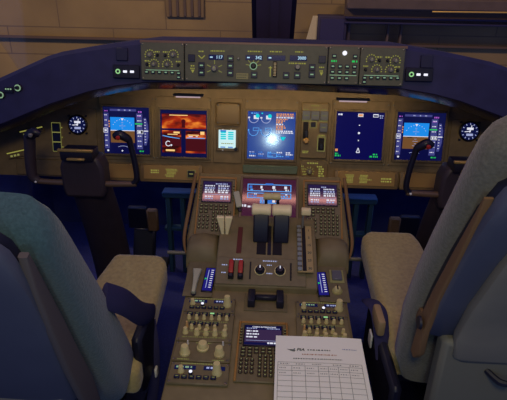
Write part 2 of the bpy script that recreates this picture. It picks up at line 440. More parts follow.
def knob(mb, c, r, h, m, n=14, pointer=None, ring_m=None):
    if ring_m: mb.ring((c[0], c[1]), r * 1.25, r * 1.6, c[2] + 0.0012, ring_m)
    mb.lathe(c, [(r * 1.12, 0), (r * 1.12, h * 0.2), (r * 0.92, h * 0.3), (r * 0.82, h * 0.9), (r * 0.7, h)], m, n)
    if pointer: mb.quad(c[0] - r * 0.1, c[1], c[0] + r * 0.1, c[1] + r * 0.68, c[2] + h + 0.0004, pointer)
    return mb
def button(w, h, t, m, leg=None, lw=0.55, lh=0.22):
    mb = MB().box((0, 0, t / 2), (w, h, t), m, min(w, h, t) * 0.15)
    if leg: mb.quad(-w * lw / 2, -h * lh / 2, w * lw / 2, h * lh / 2, t + 0.0003, leg)
    return mb

# --- mode control panel, EFIS panels, display select panel
S = 0.00337
def plate(parent, w, h, t, m, name='face_plate', corner=True):
    mb = MB().box((0, 0, t / 2), (w, h, t), m, 0.002)
    o = mb.build(name, parent)
    if corner:
        sc = MB().lathe((0, 0, 0), [(0.0035, 0), (0.0035, 0.0012), (0.002, 0.0018)], screw_m, 8)
        first = None
        for sx in (-1, 1):
            for sy in (-1, 1):
                p = (sx * (w / 2 - 0.006), sy * (h / 2 - 0.006), t)
                if first is None: first = sc.build('screw', parent, p)
                else: part('screw', first, parent, p)
    return o
HT = 0.012
mcp = thing('mode_control_panel', 'long grey centre control panel on the glareshield with four lit number windows', 'control panel', HOOD.at(-0.06, 0, 0.001))
plate(mcp, 0.480, 0.124, HT, mcp_m)
def mpx(px, py): return ((px - 272) * S + 0.06, (65 - py + (px - 272) * 0.012) * S)
Z = HT
mb = MB()
for px, py, w in ((200, 53.5, 6), (216, 53, 14), (253, 53, 14), (274, 53, 12), (297, 53, 8), (191, 67.5, 4), (191, 70, 5), (320, 67.5, 5), (320, 71, 4), (296, 64, 18)):
    x, y = mpx(px, py); mb.scrib(x - w * S / 2, y, w * S, 0.0042, Z + 0.0006, E['leg'])
x, y = mpx(200, 58.5); mb.seg((x - 0.011, y + 0.004), (x, y - 0.006), 0.003, Z + 0.0006, E['leg']); mb.seg((x + 0.011, y + 0.004), (x, y - 0.006), 0.003, Z + 0.0006, E['leg'])
for c, rr, angs in (((213, 70), 0.015, (90, 25, 155, 205, -25)), ((252, 67), 0.013, (90, 10, 170, 45, 135))):
    x, y = mpx(*c)
    for a in angs:
        a = RAD(a); mb.seg((x + rr * math.cos(a), y + rr * math.sin(a)), (x + (rr + 0.013) * math.cos(a), y + (rr + 0.013) * math.sin(a)), 0.0025, Z + 0.0006, E['legdim'])
x, y = mpx(191, 72.5); mb.add([(x - 0.006, y + 0.004, Z + 0.0006), (x, y - 0.007, Z + 0.0006), (x + 0.006, y + 0.004, Z + 0.0006)], [[0, 1, 2]], E['leg'])
x, y = mpx(320, 73.5); mb.add([(x - 0.006, y + 0.004, Z + 0.0006), (x, y - 0.007, Z + 0.0006), (x + 0.006, y + 0.004, Z + 0.0006)], [[0, 1, 2]], E['leg'])
x, y = mpx(269, 72); mb.seg((x, y - 0.017), (x, y + 0.017), 0.003, Z + 0.0006, E['leg']); mb.seg((x - 0.006, y + 0.012), (x + 0.006, y + 0.012), 0.003, Z + 0.0006, E['leg'])
mb.build('legend_print', mcp)
for (px, py, w, dash, digits) in ((214.5, 59, 15, True, '117'), (252.5, 59, 17, True, '342'), (274.5, 59, 18, True, ''), (296.5, 59, 17, False, '3000')):
    x, y = mpx(px, py); W = w * S; H = 0.0165
    wn = MB().box((0, 0, 0.001), (W, H, 0.002), E['window'], 0.0006)
    if dash: wn.quad(-W / 2 + 0.005, -0.002, -W / 2 + 0.014, 0.002, 0.0024, E['digit'])
    o = wn.build('number_window', mcp, (x, y, Z))
    if digits:
        MB().text(digits, W / 2 - 0.003, 0, 0.0145, 0.0026, E['digit'], 'RIGHT', width=0.0068 * len(digits)).build('digits', o)
def place_knob(parent, c, r, h, m, **k):
    return knob(MB(), (0, 0, 0), r, h, m, **k).build('knob', parent, c)
x, y = mpx(213, 70); place_knob(mcp, (x, y, Z), 0.0105, 0.018, grey_m, pointer=E['leg'])
x, y = mpx(252, 67); place_knob(mcp, (x, y, Z), 0.008, 0.018, dark_m, ring_m=E['legbtn'])
x, y = mpx(296, 67.5); place_knob(mcp, (x, y, Z), 0.0095, 0.018, grey_m)
x, y = mpx(237, 60); place_knob(mcp, (x, y, Z), 0.0045, 0.01, grey_m)
b1 = None
for px, py in ((190, 60), (320, 60)):
    x, y = mpx(px, py); o = button(0.023, 0.023, 0.006, btn_m).build('annunciator_button', mcp, (x, y, Z))
for px, py in ((200, 67), (200, 74), (229, 60), (229, 67), (229, 74), (253, 75.5), (285, 75.5), (296, 75.5), (310.5, 67.5), (310.5, 74.5)):
    x, y = mpx(px, py)
    if b1 is None: b1 = button(0.021, 0.0205, 0.006, btn_m, E['legbtn'], 0.5, 0.2).build('push_button', mcp, (x, y, Z))
    else: part('push_button', b1, mcp, (x, y, Z))
x, y = mpx(241, 77); MB().box((0, 0, 0.001), (0.041, 0.02, 0.002), yplate_m, 0.0006).scrib(-0.017, 0.004, 0.034, 0.003, 0.0024, mcp_m).scrib(-0.017, -0.004, 0.03, 0.003, 0.0024, mcp_m).build('placard', mcp, (x, y, Z))
x, y = mpx(273.5, 70)
MB().box((0, 0, 0.001), (0.014, 0.052, 0.002), slot_m, 0.0005).build('wheel_slot', mcp, (x, y, Z))
tw = MB()
for i in range(9): tw.box((0, -0.02 + 0.005 * i, 0.003 + 0.004 * math.sin(math.pi * (i + 0.5) / 9)), (0.009, 0.0034, 0.004), cream_m, 0.0006)
tw.build('thumbwheel', mcp, (x, y, Z))

def efis(label, cx, w, mirror):
    t = thing('efis_control_panel', label, 'control panel', HOOD.at(cx, 0, 0.001), 'flight display control panels on the glareshield')
    plate(t, w, 0.124, HT, mcp_m)
    g = MB(); q = lambda px, py: ((px - 163) * S * mirror, (63.5 - py) * S)
    for px, py, n in ((149, 53, 10), (172, 53, 10), (149, 64.5, 4), (179, 66, 3)):
        x, y = q(px, py)
    ks = [(150.5, 57.5, 0.010, True), (158, 57.5, 0.006, False), (166, 57.5, 0.006, False), (174, 57, 0.010, True), (147.5, 66.5, 0.006, False), (154.5, 66.5, 0.0095, True), (168, 66.5, 0.0095, True), (179, 66.5, 0.006, False)]
    for px, py, r, big in ks:
        x, y = q(px, py)
        place_knob(t, (x, y, HT), r * 0.8, 0.012, dark_m if not big else grey_m, pointer=E['leg'] if big else None)
        if big:
            for k in range(9):
                a = RAD(200 - k * 27.5) ; g.disc((x + 0.0165 * math.cos(a), y + 0.0165 * math.sin(a)), 0.0022, HT + 0.0006, E['leg'], 6)
        else: g.scrib(x - 0.008, y + 0.011, 0.016, 0.004, HT + 0.0006, E['leg'])
    x0, y0 = q(146, 72); x1, _ = q(180, 72)
    g.quad(min(x0, x1), y0 - 0.001, max(x0, x1), y0 + 0.001, HT + 0.0006, E['legbtn'])
    g.build('legend_print', t)
    b = None
    for px, py in ((147, 74), (153.5, 74), (160, 74), (166.5, 74), (173, 74), (179.5, 74.5), (179.5, 78.5)):
        x, y = q(px, py)
        if b is None: b = button(0.013, 0.0105, 0.005, btn_m, E['legbtn'], 0.6, 0.34).build('push_button', t, (x, y, HT))
        else: part('push_button', b, t, (x, y, HT))
efis('left square knob panel on the glareshield above the red camera screen', -0.376, 0.147, 1)
efis('right square knob panel on the glareshield at its right end', 0.362, 0.147, -1)
dsp = thing('display_select_panel', 'button grid panel on the glareshield under a bright white lamp', 'control panel', HOOD.at(0.2345, 0.001, 0.001))
plate(dsp, 0.104, 0.124, HT, mcp_m)
g = MB()
for row, y in enumerate((-0.003, -0.021, -0.041)):
    for k in range(4):
        x = -0.036 + 0.024 * k
        if row == 0 and k == 0: b = button(0.014, 0.0115, 0.005, btn_m, E['legbtn'], 0.6, 0.34).build('push_button', dsp, (x, y, HT))
        elif not (row == 2 and k == 3): part('push_button', b, dsp, (x, y, HT))
for x in (-0.033, 0.036):
    part('push_button', b, dsp, (x, 0.03, HT)); g.scrib(x - 0.009, 0.014, 0.018, 0.006, HT + 0.0006, E['green'])
g.quad(-0.045, -0.0325, 0.045, -0.0305, HT + 0.0006, E['legbtn']); g.build('legend_print', dsp)
MB().lathe((0, 0, 0), [(0.0075, 0), (0.0075, 0.004), (0.005, 0.0065)], E['lamp'], 12).build('map_lamp', dsp, (0.001, 0.040, HT))

def wing_unit(label, cx, cy, side):
    t = thing('warning_switch_panel', label, 'switch panel', HOOD.at(cx, cy, 0.0), 'small lit switch panels beside the glareshield panels')
    MB().box((0, 0, 0.004), (0.092, 0.044, 0.008), dark_m, 0.002).build('face_plate', t)
    MB().lathe((0, 0, 0), [(0.0085, 0), (0.0085, 0.003), (0.006, 0.004)], dark_m, 14).ring((0, 0), 0.0045, 0.0085, 0.0044, E['lampgreen'], 14).build('round_button', t, (-0.027, 0.0, 0.008))
    a = MB().box((0, 0, 0.002), (0.013, 0.0075, 0.004), E['lamp'], 0.001).build('lit_button', t, (-0.003, 0, 0.008))
    part('lit_button', a, t, (0.021, 0, 0.008))
wing_unit('small switch panel with round green light on the left glareshield wing', -0.503, -0.036, 1)
wing_unit('small switch panel with round green light on the right glareshield wing', 0.489, -0.022, -1)
for u, v, s, lab in ((-0.888, -0.100, 1.0, 'round pale lit ring knob at the far left glareshield end'), (-0.951, -0.126, 1.0, 'round lit ring knob cut by the left picture edge')):
    t = thing('map_light_knob', lab, 'knob', HOOD.at(u, v, 0.0), 'ring knobs on the left glareshield wing')
    MB().lathe((0, 0, -0.004), [(0.0135, 0), (0.0135, 0.006), (0.011, 0.008)], dark_m, 18).ring((0, 0), 0.0075, 0.0115, 0.0045, E['legbtn'], 18).build('base', t)
    MB().lathe((0, 0, 0.004), [(0.007, 0), (0.0055, 0.012)], dark_m, 14).build('cap', t)
t = thing('legend_plate', 'small lit lettered plate between the two ring knobs at left', 'plate', HOOD.at(-0.921, -0.108, 0.0))
MB().box((0, 0, 0), (0.03, 0.02, 0.006), dark_m, 0.001).scrib(-0.012, 0.003, 0.024, 0.005, 0.0034, E['legbtn']).build('plate', t)
# flood tubes under the hood
for x, w, lab in ((-0.308, 0.09, 'thin glowing flood tube under the hood above the red screen'), (0.292, 0.10, 'thin glowing flood tube under the hood right of centre')):
    t = thing('flood_lamp', lab, 'lamp', Matrix.Translation((x, 1.772, 1.000)), 'flood tubes under the glareshield')
    R = Matrix.Rotation(RAD(90), 4, 'Y')
    MB().lathe((0, 0, 0), [(0.003, -w / 2), (0.003, w / 2)], E['tube'], 10, R).build('tube', t)
    MB().box((0, 0.006, 0.006), (w + 0.02, 0.016, 0.008), dark_m, 0.001).build('holder', t)

# ------------------------------------------------------------------ main instrument panel
mip = thing('main_instrument_panel', 'wide brown instrument panel carrying the five large displays', 'instrument panel', PANEL.at(0, 0, -0.004))
top = []
for x in xs: top.append((x, (interp(GS, abs(x))[1] - 0.006 - 0.83) / 0.978 ))
poly = [(-1.29, -0.215), (1.29, -0.215)] + [(x, v) for x, v in reversed(top)]
MB().prism(poly, 'z', -0.012, 0.0, panel_m).build('panel_sheet', mip, fix=True)
# raised sub-panels: columns round the displays
for cx, w, y0, y1 in ((-0.594, 0.232, -0.135, 0.128), (-0.359, 0.228, -0.135, 0.128), (-0.178, 0.122, -0.135, 0.128), (0.0, 0.222, -0.135, 0.128), (0.357, 0.235, -0.125, 0.132), (0.596, 0.232, -0.125, 0.132)):
    MB().box((cx, (y0 + y1) / 2, 0.002), (w - 0.005, y1 - y0, 0.005), panel_m, 0.0015).build('sub_panel', mip)
MB().box((-0.86, -0.03, 0.002), (0.28, 0.20, 0.005), panel_m, 0.002).build('sub_panel', mip)
MB().box((0.86, -0.03, 0.002), (0.28, 0.20, 0.005), panel_m, 0.002).build('sub_panel', mip)
MB().box((-0.90, -0.176, 0.004), (0.34, 0.068, 0.012), panel2_m, 0.003).build('lower_panel', mip)
MB().box((0.90, -0.176, 0.004), (0.34, 0.068, 0.012), panel2_m, 0.003).build('lower_panel', mip)
sc = None
for x in (-0.705, -0.485, -0.472, -0.25, -0.1, 0.1, 0.25, 0.465, 0.485, 0.708):
    for y in (-0.122, 0.118):
        if sc is None: sc = MB().lathe((0, 0, 0), [(0.0035, 0), (0.0035, 0.0012), (0.002, 0.0018)], screw_m, 8).build('screw', mip, (x, y, 0.0045))
        else: part('screw', sc, mip, (x, y, 0.0045))

DU = 0.206
def display(label, frame, u, v, screen_m, draw, size=DU, name='display_unit', group='square glowing displays on the panels', w=0.0, sub='symbology'):
    t = thing(name, label, 'display', frame.at(u, v, w), group)
    s = size; b = s * 0.045
    bz = MB()
    for sx in (-1, 1): bz.box((sx * (s / 2 - b / 2), 0, 0.006), (b, s, 0.012), bezel_m, 0.002)
    for sy in (-1, 1): bz.box((0, sy * (s / 2 - b / 2), 0.006), (s - 2 * b, b, 0.0118), bezel_m, 0.002)
    bz.build('bezel', t)
    scn = MB().box((0, 0, 0.0035), (s - 2 * b, s - 2 * b, 0.005), screen_m).build('screen', t)
    draw(scn)
    return t
K = 0.00415                              # metres per step of the drawing grid
def pfd(scn):
    z = 0.0066
    mb = MB(); mb.quad(-16 * K, 0, 8 * K, 13 * K, z, E['sky']); mb.quad(-16 * K, -12 * K, 8 * K, 0, z, E['ground']); mb.quad(-16 * K, -0.25 * K, 8 * K, 0.35 * K, z + 0.0002, E['white'])
    mb.add([(-5.5 * K, 12 * K, z + 0.0003), (-2.5 * K, 12 * K, z + 0.0003), (-4 * K, 9.6 * K, z + 0.0003)], [[0, 2, 1]], E['white'])
    for k in range(9):
        a = RAD(150 - k * 15); mb.disc((-4 * K + 10.5 * K * math.cos(a), 0.5 * K + 10.5 * K * math.sin(a)), 0.35 * K, z + 0.0003, E['white'], 6)
    for yy, ww in ((8, 2), (6.3, 1.2), (4.6, 6), (2.6, 1.5), (-2.5, 2), (-4.6, 5), (-7.0, 2), (-9, 5)): mb.scrib(-4 * K - ww / 2 * K, yy * K, ww * K, 0.55 * K, z + 0.0003, E['dwhite'])
    mb.add([(-12 * K, -1.2 * K, z + 0.0004), (-7 * K, -1.2 * K, z + 0.0004), (-7 * K, -0.4 * K, z + 0.0004), (-12 * K, -0.4 * K, z + 0.0004)], [[0, 1, 2, 3]], blackbez_m)
    mb.build('attitude_indicator', scn)
    mb = MB(); mb.quad(-22 * K, -18 * K, -17.5 * K, 17 * K, z, E['tape'])
    for i in range(7): mb.scrib(-21.5 * K, (15 - 5 * i) * K, 2.4 * K, 0.9 * K, z + 0.0002, E['white'])
    mb.frame(-23 * K, -2.3 * K, -18.6 * K, 2.3 * K, 0.5 * K, z + 0.0004, E['white']); mb.scrib(-22 * K, 0, 2.6 * K, 1.6 * K, z + 0.0004, E['white'])
    mb.scrib(-21.5 * K, 19 * K, 3.4 * K, 1 * K, z, E['magenta'])
    for yy in (9, 6.5, 4): mb.quad(-17.6 * K, (yy - 0.8) * K, -16.6 * K, (yy + 0.6) * K, z + 0.0004, E['amber'])
    mb.build('speed_tape', scn)
    mb = MB(); mb.quad(10 * K, -18 * K, 16 * K, 17 * K, z, E['tape'])
    for i in range(7): mb.scrib(11 * K, (15 - 5 * i) * K, 4 * K, 0.9 * K, z + 0.0002, E['white'])
    mb.box((13.5 * K, -1.0 * K, z + 0.0003), (6 * K, 3.4 * K, 0.0006), blackbez_m); mb.frame(10.6 * K, -2.8 * K, 16.6 * K, 0.8 * K, 0.45 * K, z + 0.0008, E['white']); mb.scrib(11.6 * K, -1 * K, 4.2 * K, 2 * K, z + 0.0008, E['white'])
    mb.scrib(12 * K, 18.6 * K, 4.6 * K, 1.5 * K, z, E['magenta']); mb.scrib(11 * K, 14.5 * K, 4 * K, 1.0 * K, z + 0.0003, E['magenta'])
    mb.quad(8.6 * K, 6.4 * K, 16 * K, 7.6 * K, z + 0.0004, E['green']); mb.scrib(12.5 * K, -20 * K, 5 * K, 1.3 * K, z, E['green'])
    mb.build('altitude_tape', scn)
    mb = MB(); mb.add([(17.2 * K, -14 * K, z), (19.6 * K, -14 * K, z), (21.6 * K, -6 * K, z), (21.6 * K, 6 * K, z), (19.6 * K, 13 * K, z), (17.2 * K, 13 * K, z)], [[0, 1, 2, 3, 4, 5]], E['tape'])
    for i in range(9): mb.quad(18 * K, (11 - 2.8 * i) * K, 19.3 * K, (11.6 - 2.8 * i) * K, z + 0.0002, E['white'])
    mb.quad(17.2 * K, -0.4 * K, 21.6 * K, 0.6 * K, z + 0.0004, E['white']); mb.build('vertical_speed_scale', scn)
    mb = MB(); mb.quad(-16 * K, 19 * K, 10 * K, 21 * K, z - 0.0003, E['tape'])
    for x in (-8, -2, 3): mb.scrib(x * K, 20 * K, 2 * K, 1 * K, z, E['dwhite'])
    mb.build('mode_strip', scn)
    mb = MB(); mb.scrib(-20 * K, -20 * K, 2.2 * K, 1.6 * K, z, E['white']); mb.ring((-4 * K, -27 * K), 11.6 * K, 12 * K, z, E['dwhite'], 14, RAD(66), RAD(114)); mb.disc((-4.8 * K, -20 * K), 0.8 * K, z, E['white'], 8)
    mb.build('heading_scale', scn)
def cam_screen(scn):
    z = 0.0066
    mb = MB(); mb.quad(-21.5 * K, 5 * K, 22 * K, 19.5 * K, z, E['cam1'])
    mb.quad(-21.5 * K, 18.4 * K, 22 * K, 19.5 * K, z + 0.0002, E['camdark']); mb.quad(-14 * K, 17.6 * K, 4 * K, 18.4 * K, z + 0.0003, E['camhot'])
    mb.add([(-2 * K, 6 * K, z + 0.0003), (1.5 * K, 6 * K, z + 0.0003), (1.2 * K, 14 * K, z + 0.0003), (-1.6 * K, 14 * K, z + 0.0003)], [[0, 1, 2, 3]], E['camdark'])
    mb.disc((-0.2 * K, 12 * K), 2.2 * K, z + 0.0002, E['camdark'], 12)
    mb.build('nose_camera_picture', scn)
    for x0, x1, name in ((-21.5, -2.6, 'left_gear_camera_picture'), (2.0, 22, 'right_gear_camera_picture')):
        mb = MB(); mb.quad(x0 * K, -19 * K, x1 * K, 3 * K, z, E['cam2'])
        if x0 < 0:
            mb.quad(x0 * K, -12 * K, x1 * K, -3 * K, z + 0.0002, E['camdark']); mb.quad(-10 * K, 0.2 * K, -4 * K, 2 * K, z + 0.0003, E['camhot'])
            mb.add([(-21 * K, -2.5 * K, z + 0.0004), (-14 * K, -4 * K, z + 0.0004), (-4 * K, -5.0 * K, z + 0.0004), (-4 * K, -4.4 * K, z + 0.0004), (-14 * K, -3.0 * K, z + 0.0004), (-21 * K, -1.7 * K, z + 0.0004)], [[0, 1, 2, 3, 4, 5]], E['lblue'])
            mb.ring((-15.5 * K, -10 * K), 2 * K, 2.8 * K, z + 0.0004, E['white'], 12, 0.8, 5.6); mb.disc((-12.4 * K, -11.5 * K), 1.0 * K, z + 0.0004, E['white'], 6)
            mb.quad(-18 * K, -17.5 * K, -9 * K, -15.8 * K, z + 0.0003, E['camhot']); mb.quad(-16 * K, -1.2 * K, -6 * K, -0.4 * K, z + 0.0003, E['camhot'])
        else:
            mb.quad(x0 * K, -17 * K, x1 * K, -4.5 * K, z + 0.0002, E['camdark']); mb.quad(16.5 * K, -0.4 * K, 20.5 * K, 2.6 * K, z + 0.0003, E['camhot']); mb.quad(4 * K, -1.5 * K, 15 * K, -0.6 * K, z + 0.0003, E['camhot'])
            mb.quad(3 * K, -4.4 * K, 21 * K, -3.6 * K, z + 0.0004, E['lblue']); mb.quad(5 * K, -2.8 * K, 9 * K, -2.1 * K, z + 0.0004, E['white']); mb.quad(12 * K, -2.8 * K, 14 * K, -2.1 * K, z + 0.0004, E['white'])
        mb.build(name, scn)
def eicas(scn):
    z = 0.0066
    for r, (x, y) in enumerate(((-17.5, 16.5), (-5.5, 16.5), (-17.5, 4), (-5.5, 4))):
        mb = MB(); mb.ring((x * K, y * K), 4.2 * K, 4.8 * K, z, E['dwhite'] if r < 2 else E['lblue'], 20, RAD(160), RAD(375))
        if r < 2: mb.box(((x + 2.5) * K, (y + 1) * K, z), (5 * K, 3.6 * K, 0.0006), E['white']); mb.disc(((x + 3.6) * K, (y + 2.2) * K), 2.0 * K, z + 0.0008, E['cyan'], 10); mb.scrib((x - 5.5) * K, (y + 0.5) * K, 2.4 * K, 1.4 * K, z, E['white'])
        else: mb.frame((x - 0.5) * K, (y + 0.2) * K, (x + 5.6) * K, (y + 3.4) * K, 0.5 * K, z + 0.0004, E['lblue']); mb.scrib((x - 5.5) * K, (y + 1) * K, 1.2 * K, 1.6 * K, z, E['lblue'])
        mb.build('engine_gauge', scn)
    mb = MB()
    for i in range(12): mb.scrib(4.5 * K, (21 - 1.65 * i) * K, (17 if i in (0, 1, 2, 10, 11) else rng.uniform(6, 13)) * K, 1.25 * K, z, E['amber'] if i not in (2, 6, 10, 11) else E['white'])
    mb.build('message_list', scn)
    mb = MB(); mb.scrib(-20 * K, 21.3 * K, 7 * K, 1.2 * K, z, E['lblue']); mb.scrib(-10 * K, 21.3 * K, 2 * K, 1.2 * K, z, E['cyan'])
    mb.add([(9 * K, -1 * K, z), (14.5 * K, -1 * K, z), (12.5 * K, -4.4 * K, z), (10.8 * K, -4.4 * K, z)], [[0, 3, 2, 1]], E['cyan']); mb.build('status_marks', scn)
    mb = MB()
    for i in range(3):
        for j in range(5): mb.scrib((-21 + 9 * j) * K, (-16.5 - 1.9 * i) * K, rng.uniform(4, 7) * K, 1.2 * K, z, rng.choice([E['lblue'], E['white'], E['blue'], E['dwhite']]))
    mb.frame(-3 * K, -21.5 * K, 6 * K, -17 * K, 0.5 * K, z + 0.0002, E['lblue'])
    mb.build('fuel_and_flap_readout', scn)
def nd(scn):
    z = 0.0066
    mb = MB(); mb.scrib(-21.5 * K, 20.5 * K, 5 * K, 1.5 * K, z, E['white']); mb.frame(12 * K, 18.5 * K, 17 * K, 21.5 * K, 0.5 * K, z, E['white']); mb.quad(12 * K, 20.6 * K, 17 * K, 21.5 * K, z + 0.0002, E['white']); mb.scrib(18 * K, 20 * K, 4 * K, 1.2 * K, z, E['dwhite']); mb.scrib(18.5 * K, 18 * K, 3 * K, 1 * K, z, E['dwhite'])
    mb.build('top_readout', scn)
    mb = MB(); mb.quad(-2.5 * K, 18.6 * K, 2.5 * K, 21.6 * K, z, E['amber']); mb.frame(-2.5 * K, 18.6 * K, 2.5 * K, 21.6 * K, 0.5 * K, z + 0.0002, E['white'])
    for yy in (10.5, -4.2): mb.disc((-0.5 * K, yy * K), 0.6 * K, z, E['white'], 8)
    mb.disc((-0.5 * K, 3.0 * K), 1.1 * K, z, E['white'], 10)
    for a, b in (((-1.8, -16), (-0.2, -11.5)), ((-0.2, -11.5), (1.4, -16)), ((1.4, -16), (-1.8, -16))): mb.seg((a[0] * K, a[1] * K), (b[0] * K, b[1] * K), 0.7 * K, z, E['white'])
    mb.build('track_line', scn)
    mb = MB(); mb.scrib(-22.5 * K, -14 * K, 3.4 * K, 2.4 * K, z, E['amber']); mb.scrib(-22.5 * K, -17.5 * K, 3 * K, 1.4 * K, z, E['green']); mb.scrib(-22.5 * K, -19.5 * K, 5.5 * K, 1.6 * K, z, E['green'])
    mb.scrib(14.5 * K, -17.5 * K, 5 * K, 1.4 * K, z, E['green']); mb.scrib(11.5 * K, -19.7 * K, 8.5 * K, 1.5 * K, z, E['green']); mb.build('corner_readout', scn)
display('leftmost flight display with blue and brown horizon behind the left yoke', PANEL, -0.594, -0.013, E['pfd'], pfd, 0.209)
display('display showing red and orange camera pictures in three panes', PANEL, -0.358, -0.019, E['pfd'], cam_screen, 0.209)
display('bright blue centre engine display with a white glare spot', PANEL, 0.0, -0.016, E['eicas'], eicas, 0.212)
display('nearly empty dark blue display with one dotted white line', PANEL, 0.356, -0.008, E['nd'], nd, 0.210)
display('rightmost flight display with blue and brown horizon behind the right yoke', PANEL, 0.598, -0.003, E['pfd'], pfd, 0.210)

# standby display and its blank plate
t = thing('standby_display', 'small glowing pale cyan standby display left of the engine display', 'display', PANEL.at(-0.177, -0.039, 0))
MB().box((0, 0, 0.004), (0.094, 0.094, 0.008), bezel_m, 0.003).build('bezel', t)
s_ = MB().box((-0.002, 0.004, 0.009), (0.070, 0.074, 0.004), E['stby'], 0.001).build('screen', t)
mb = MB()
for x in (-0.018, 0.013):
    for i in range(4): mb.quad(x - 0.011, 0.028 - i * 0.0085, x + 0.011, 0.034 - i * 0.0085, 0.0114, E['cyan'])
    mb.quad(x - 0.011, -0.031, x + 0.009, -0.027, 0.0114, E['blue'])
mb.quad(-0.03, 0.034, -0.006, 0.040, 0.0116, E['blue']); mb.scrib(-0.026, -0.014, 0.05, 0.004, 0.0114, E['leg']); mb.build('symbology', s_)
kb = MB().lathe((0, 0, 0), [(0.008, 0), (0.007, 0.01)], dark_m, 12).build('knob', t, (0.034, -0.036, 0.008))
b = MB().box((0, 0, 0.002), (0.007, 0.004, 0.004), white_m, 0.001).build('push_button', t, (-0.02, 0.043, 0.008)); part('push_button', b, t, (0.013, 0.043, 0.008)); part('push_button', b, t, (-0.02, -0.042, 0.008))
t = thing('blank_cover_plate', 'plain square tan cover plate above the small standby display', 'plate', PANEL.at(-0.177, 0.066, 0))
MB().box((0, 0, 0.004), (0.104, 0.092, 0.008), cover_m, 0.012, 3).build('plate', t)
sc2 = MB().lathe((0, 0, 0), [(0.004, 0), (0.003, 0.0015)], screw_m, 8)
f0 = None
for sx in (-1, 1):
    for sy in (-1, 1):
        p = (sx * 0.041, sy * 0.035, 0.008)
        if f0 is None: f0 = sc2.build('screw', t, p)
        else: part('screw', f0, t, p)

# gear panel
gp = thing('landing_gear_panel', 'narrow brown switch panel with gear lever right of the engine display', 'switch panel', PANEL.at(0.174, 0.008, 0))
MB().box((0, 0, 0.005), (0.110, 0.224, 0.010), panel2_m, 0.003).build('face_plate', gp)
mb = MB(); z = 0.0106
mb.scrib(-0.018, 0.100, 0.036, 0.004, z, E['leg'])
for x in (-0.036, 0.0, 0.034): mb.scrib(x - 0.011, 0.085, 0.022, 0.004, z, E['legdim'])
for y in (0.044, 0.039): mb.scrib(-0.052, y, 0.04, 0.0035, z, E['legdim']); mb.scrib(0.018, y, 0.034, 0.0035, z, E['legdim'])
mb.scrib(-0.045, -0.083, 0.026, 0.004, z, E['leg']); mb.scrib(-0.045, -0.089, 0.022, 0.004, z, E['leg']); mb.scrib(0.018, -0.017, 0.026, 0.004, z, E['leg'])
mb.frame(0.014, -0.082, 0.046, -0.022, 0.0025, z, E['legdim']); mb.frame(-0.020, 0.012, 0.008, 0.040, 0.002, z, E['legdim']); mb.build('legend_print', gp)
for x, w in ((-0.036, 0.032), (0.0, 0.034), (0.036, 0.032)):
    o = button(w, 0.036, 0.008, greybtn_m, E['legdim'], 0.6, 0.07).build('square_button', gp, (x, 0.062, 0.01))
button(0.032, 0.036, 0.008, greybtn_m, E['legdim'], 0.6, 0.07).build('square_button', gp, (0.036, 0.015, 0.01))
button(0.018, 0.018, 0.006, dark_m).build('square_button', gp, (-0.006, 0.026, 0.01))
MB().box((0, 0, 0.0015), (0.020, 0.066, 0.003), slot_m, 0.001).build('lever_slot', gp, (-0.036, 0.002, 0.01))
gl_ = MB().box((0, 0.012, 0.014), (0.014, 0.03, 0.02), dark_m, 0.003).lathe((0, -0.016, 0.0), [(0.0095, 0), (0.012, 0.012), (0.0125, 0.022), (0.008, 0.03)], mat('gear_lever_cap', (196, 150, 84), 0.4), 16).build('gear_lever', gp, (-0.033, -0.022, 0.01))
rk = MB().box((0, 0, 0.003), (0.022, 0.048, 0.006), slot_m, 0.001).box((0, -0.008, 0.010), (0.014, 0.024, 0.012), dark_m, 0.002).build('rocker_switch', gp, (0.030, -0.052, 0.01))
ab = thing('autobrake_selector', 'rotary selector with yellow lettering below the landing gear panel', 'selector', PANEL.at(0.180, -0.151, 0))
MB().box((0, 0, 0.003), (0.112, 0.078, 0.006), panel2_m, 0.002).build('face_plate', ab)
mb = MB(); z = 0.0066
mb.scrib(-0.028, 0.027, 0.045, 0.0055, z, E['leg'])
for i in range(5): mb.scrib(-0.053 + i * 0.003, 0.013 - i * 0.011, 0.012, 0.004, z, E['leg'])
for i in range(6): mb.scrib(0.020 if i else 0.012, 0.013 - i * 0.0095, 0.024, 0.0058, z, E['leg'])
for k in range(8):
    a = RAD(220 - k * 36); mb.seg((-0.018 + 0.014 * math.cos(a), -0.008 + 0.014 * math.sin(a)), (-0.018 + 0.021 * math.cos(a), -0.008 + 0.021 * math.sin(a)), 0.002, z, E['leg'])
mb.build('legend_print', ab)
knob(MB(), (0, 0, 0), 0.0105, 0.02, grey_m, pointer=E['leg']).build('knob', ab, (-0.018, -0.008, 0.006))

bar = thing('name_bar', 'dark glossy green-grey lettered bar below the engine display', 'nameplate', PANEL.at(0.0, -0.156, 0))
MB().box((0, 0, 0.005), (0.226, 0.034, 0.010), mat('green_grey_gloss', (98, 116, 100), 0.25, spec=0.5), 0.003).build('plate', bar)
mb = MB(); mb.scrib(-0.062, 0, 0.078, 0.007, 0.0106, mat('dull_lettering', (104, 112, 92), 0.5)); mb.scrib(0.028, 0, 0.030, 0.007, 0.0106, MATS['dull_lettering']); mb.build('lettering_print', bar)

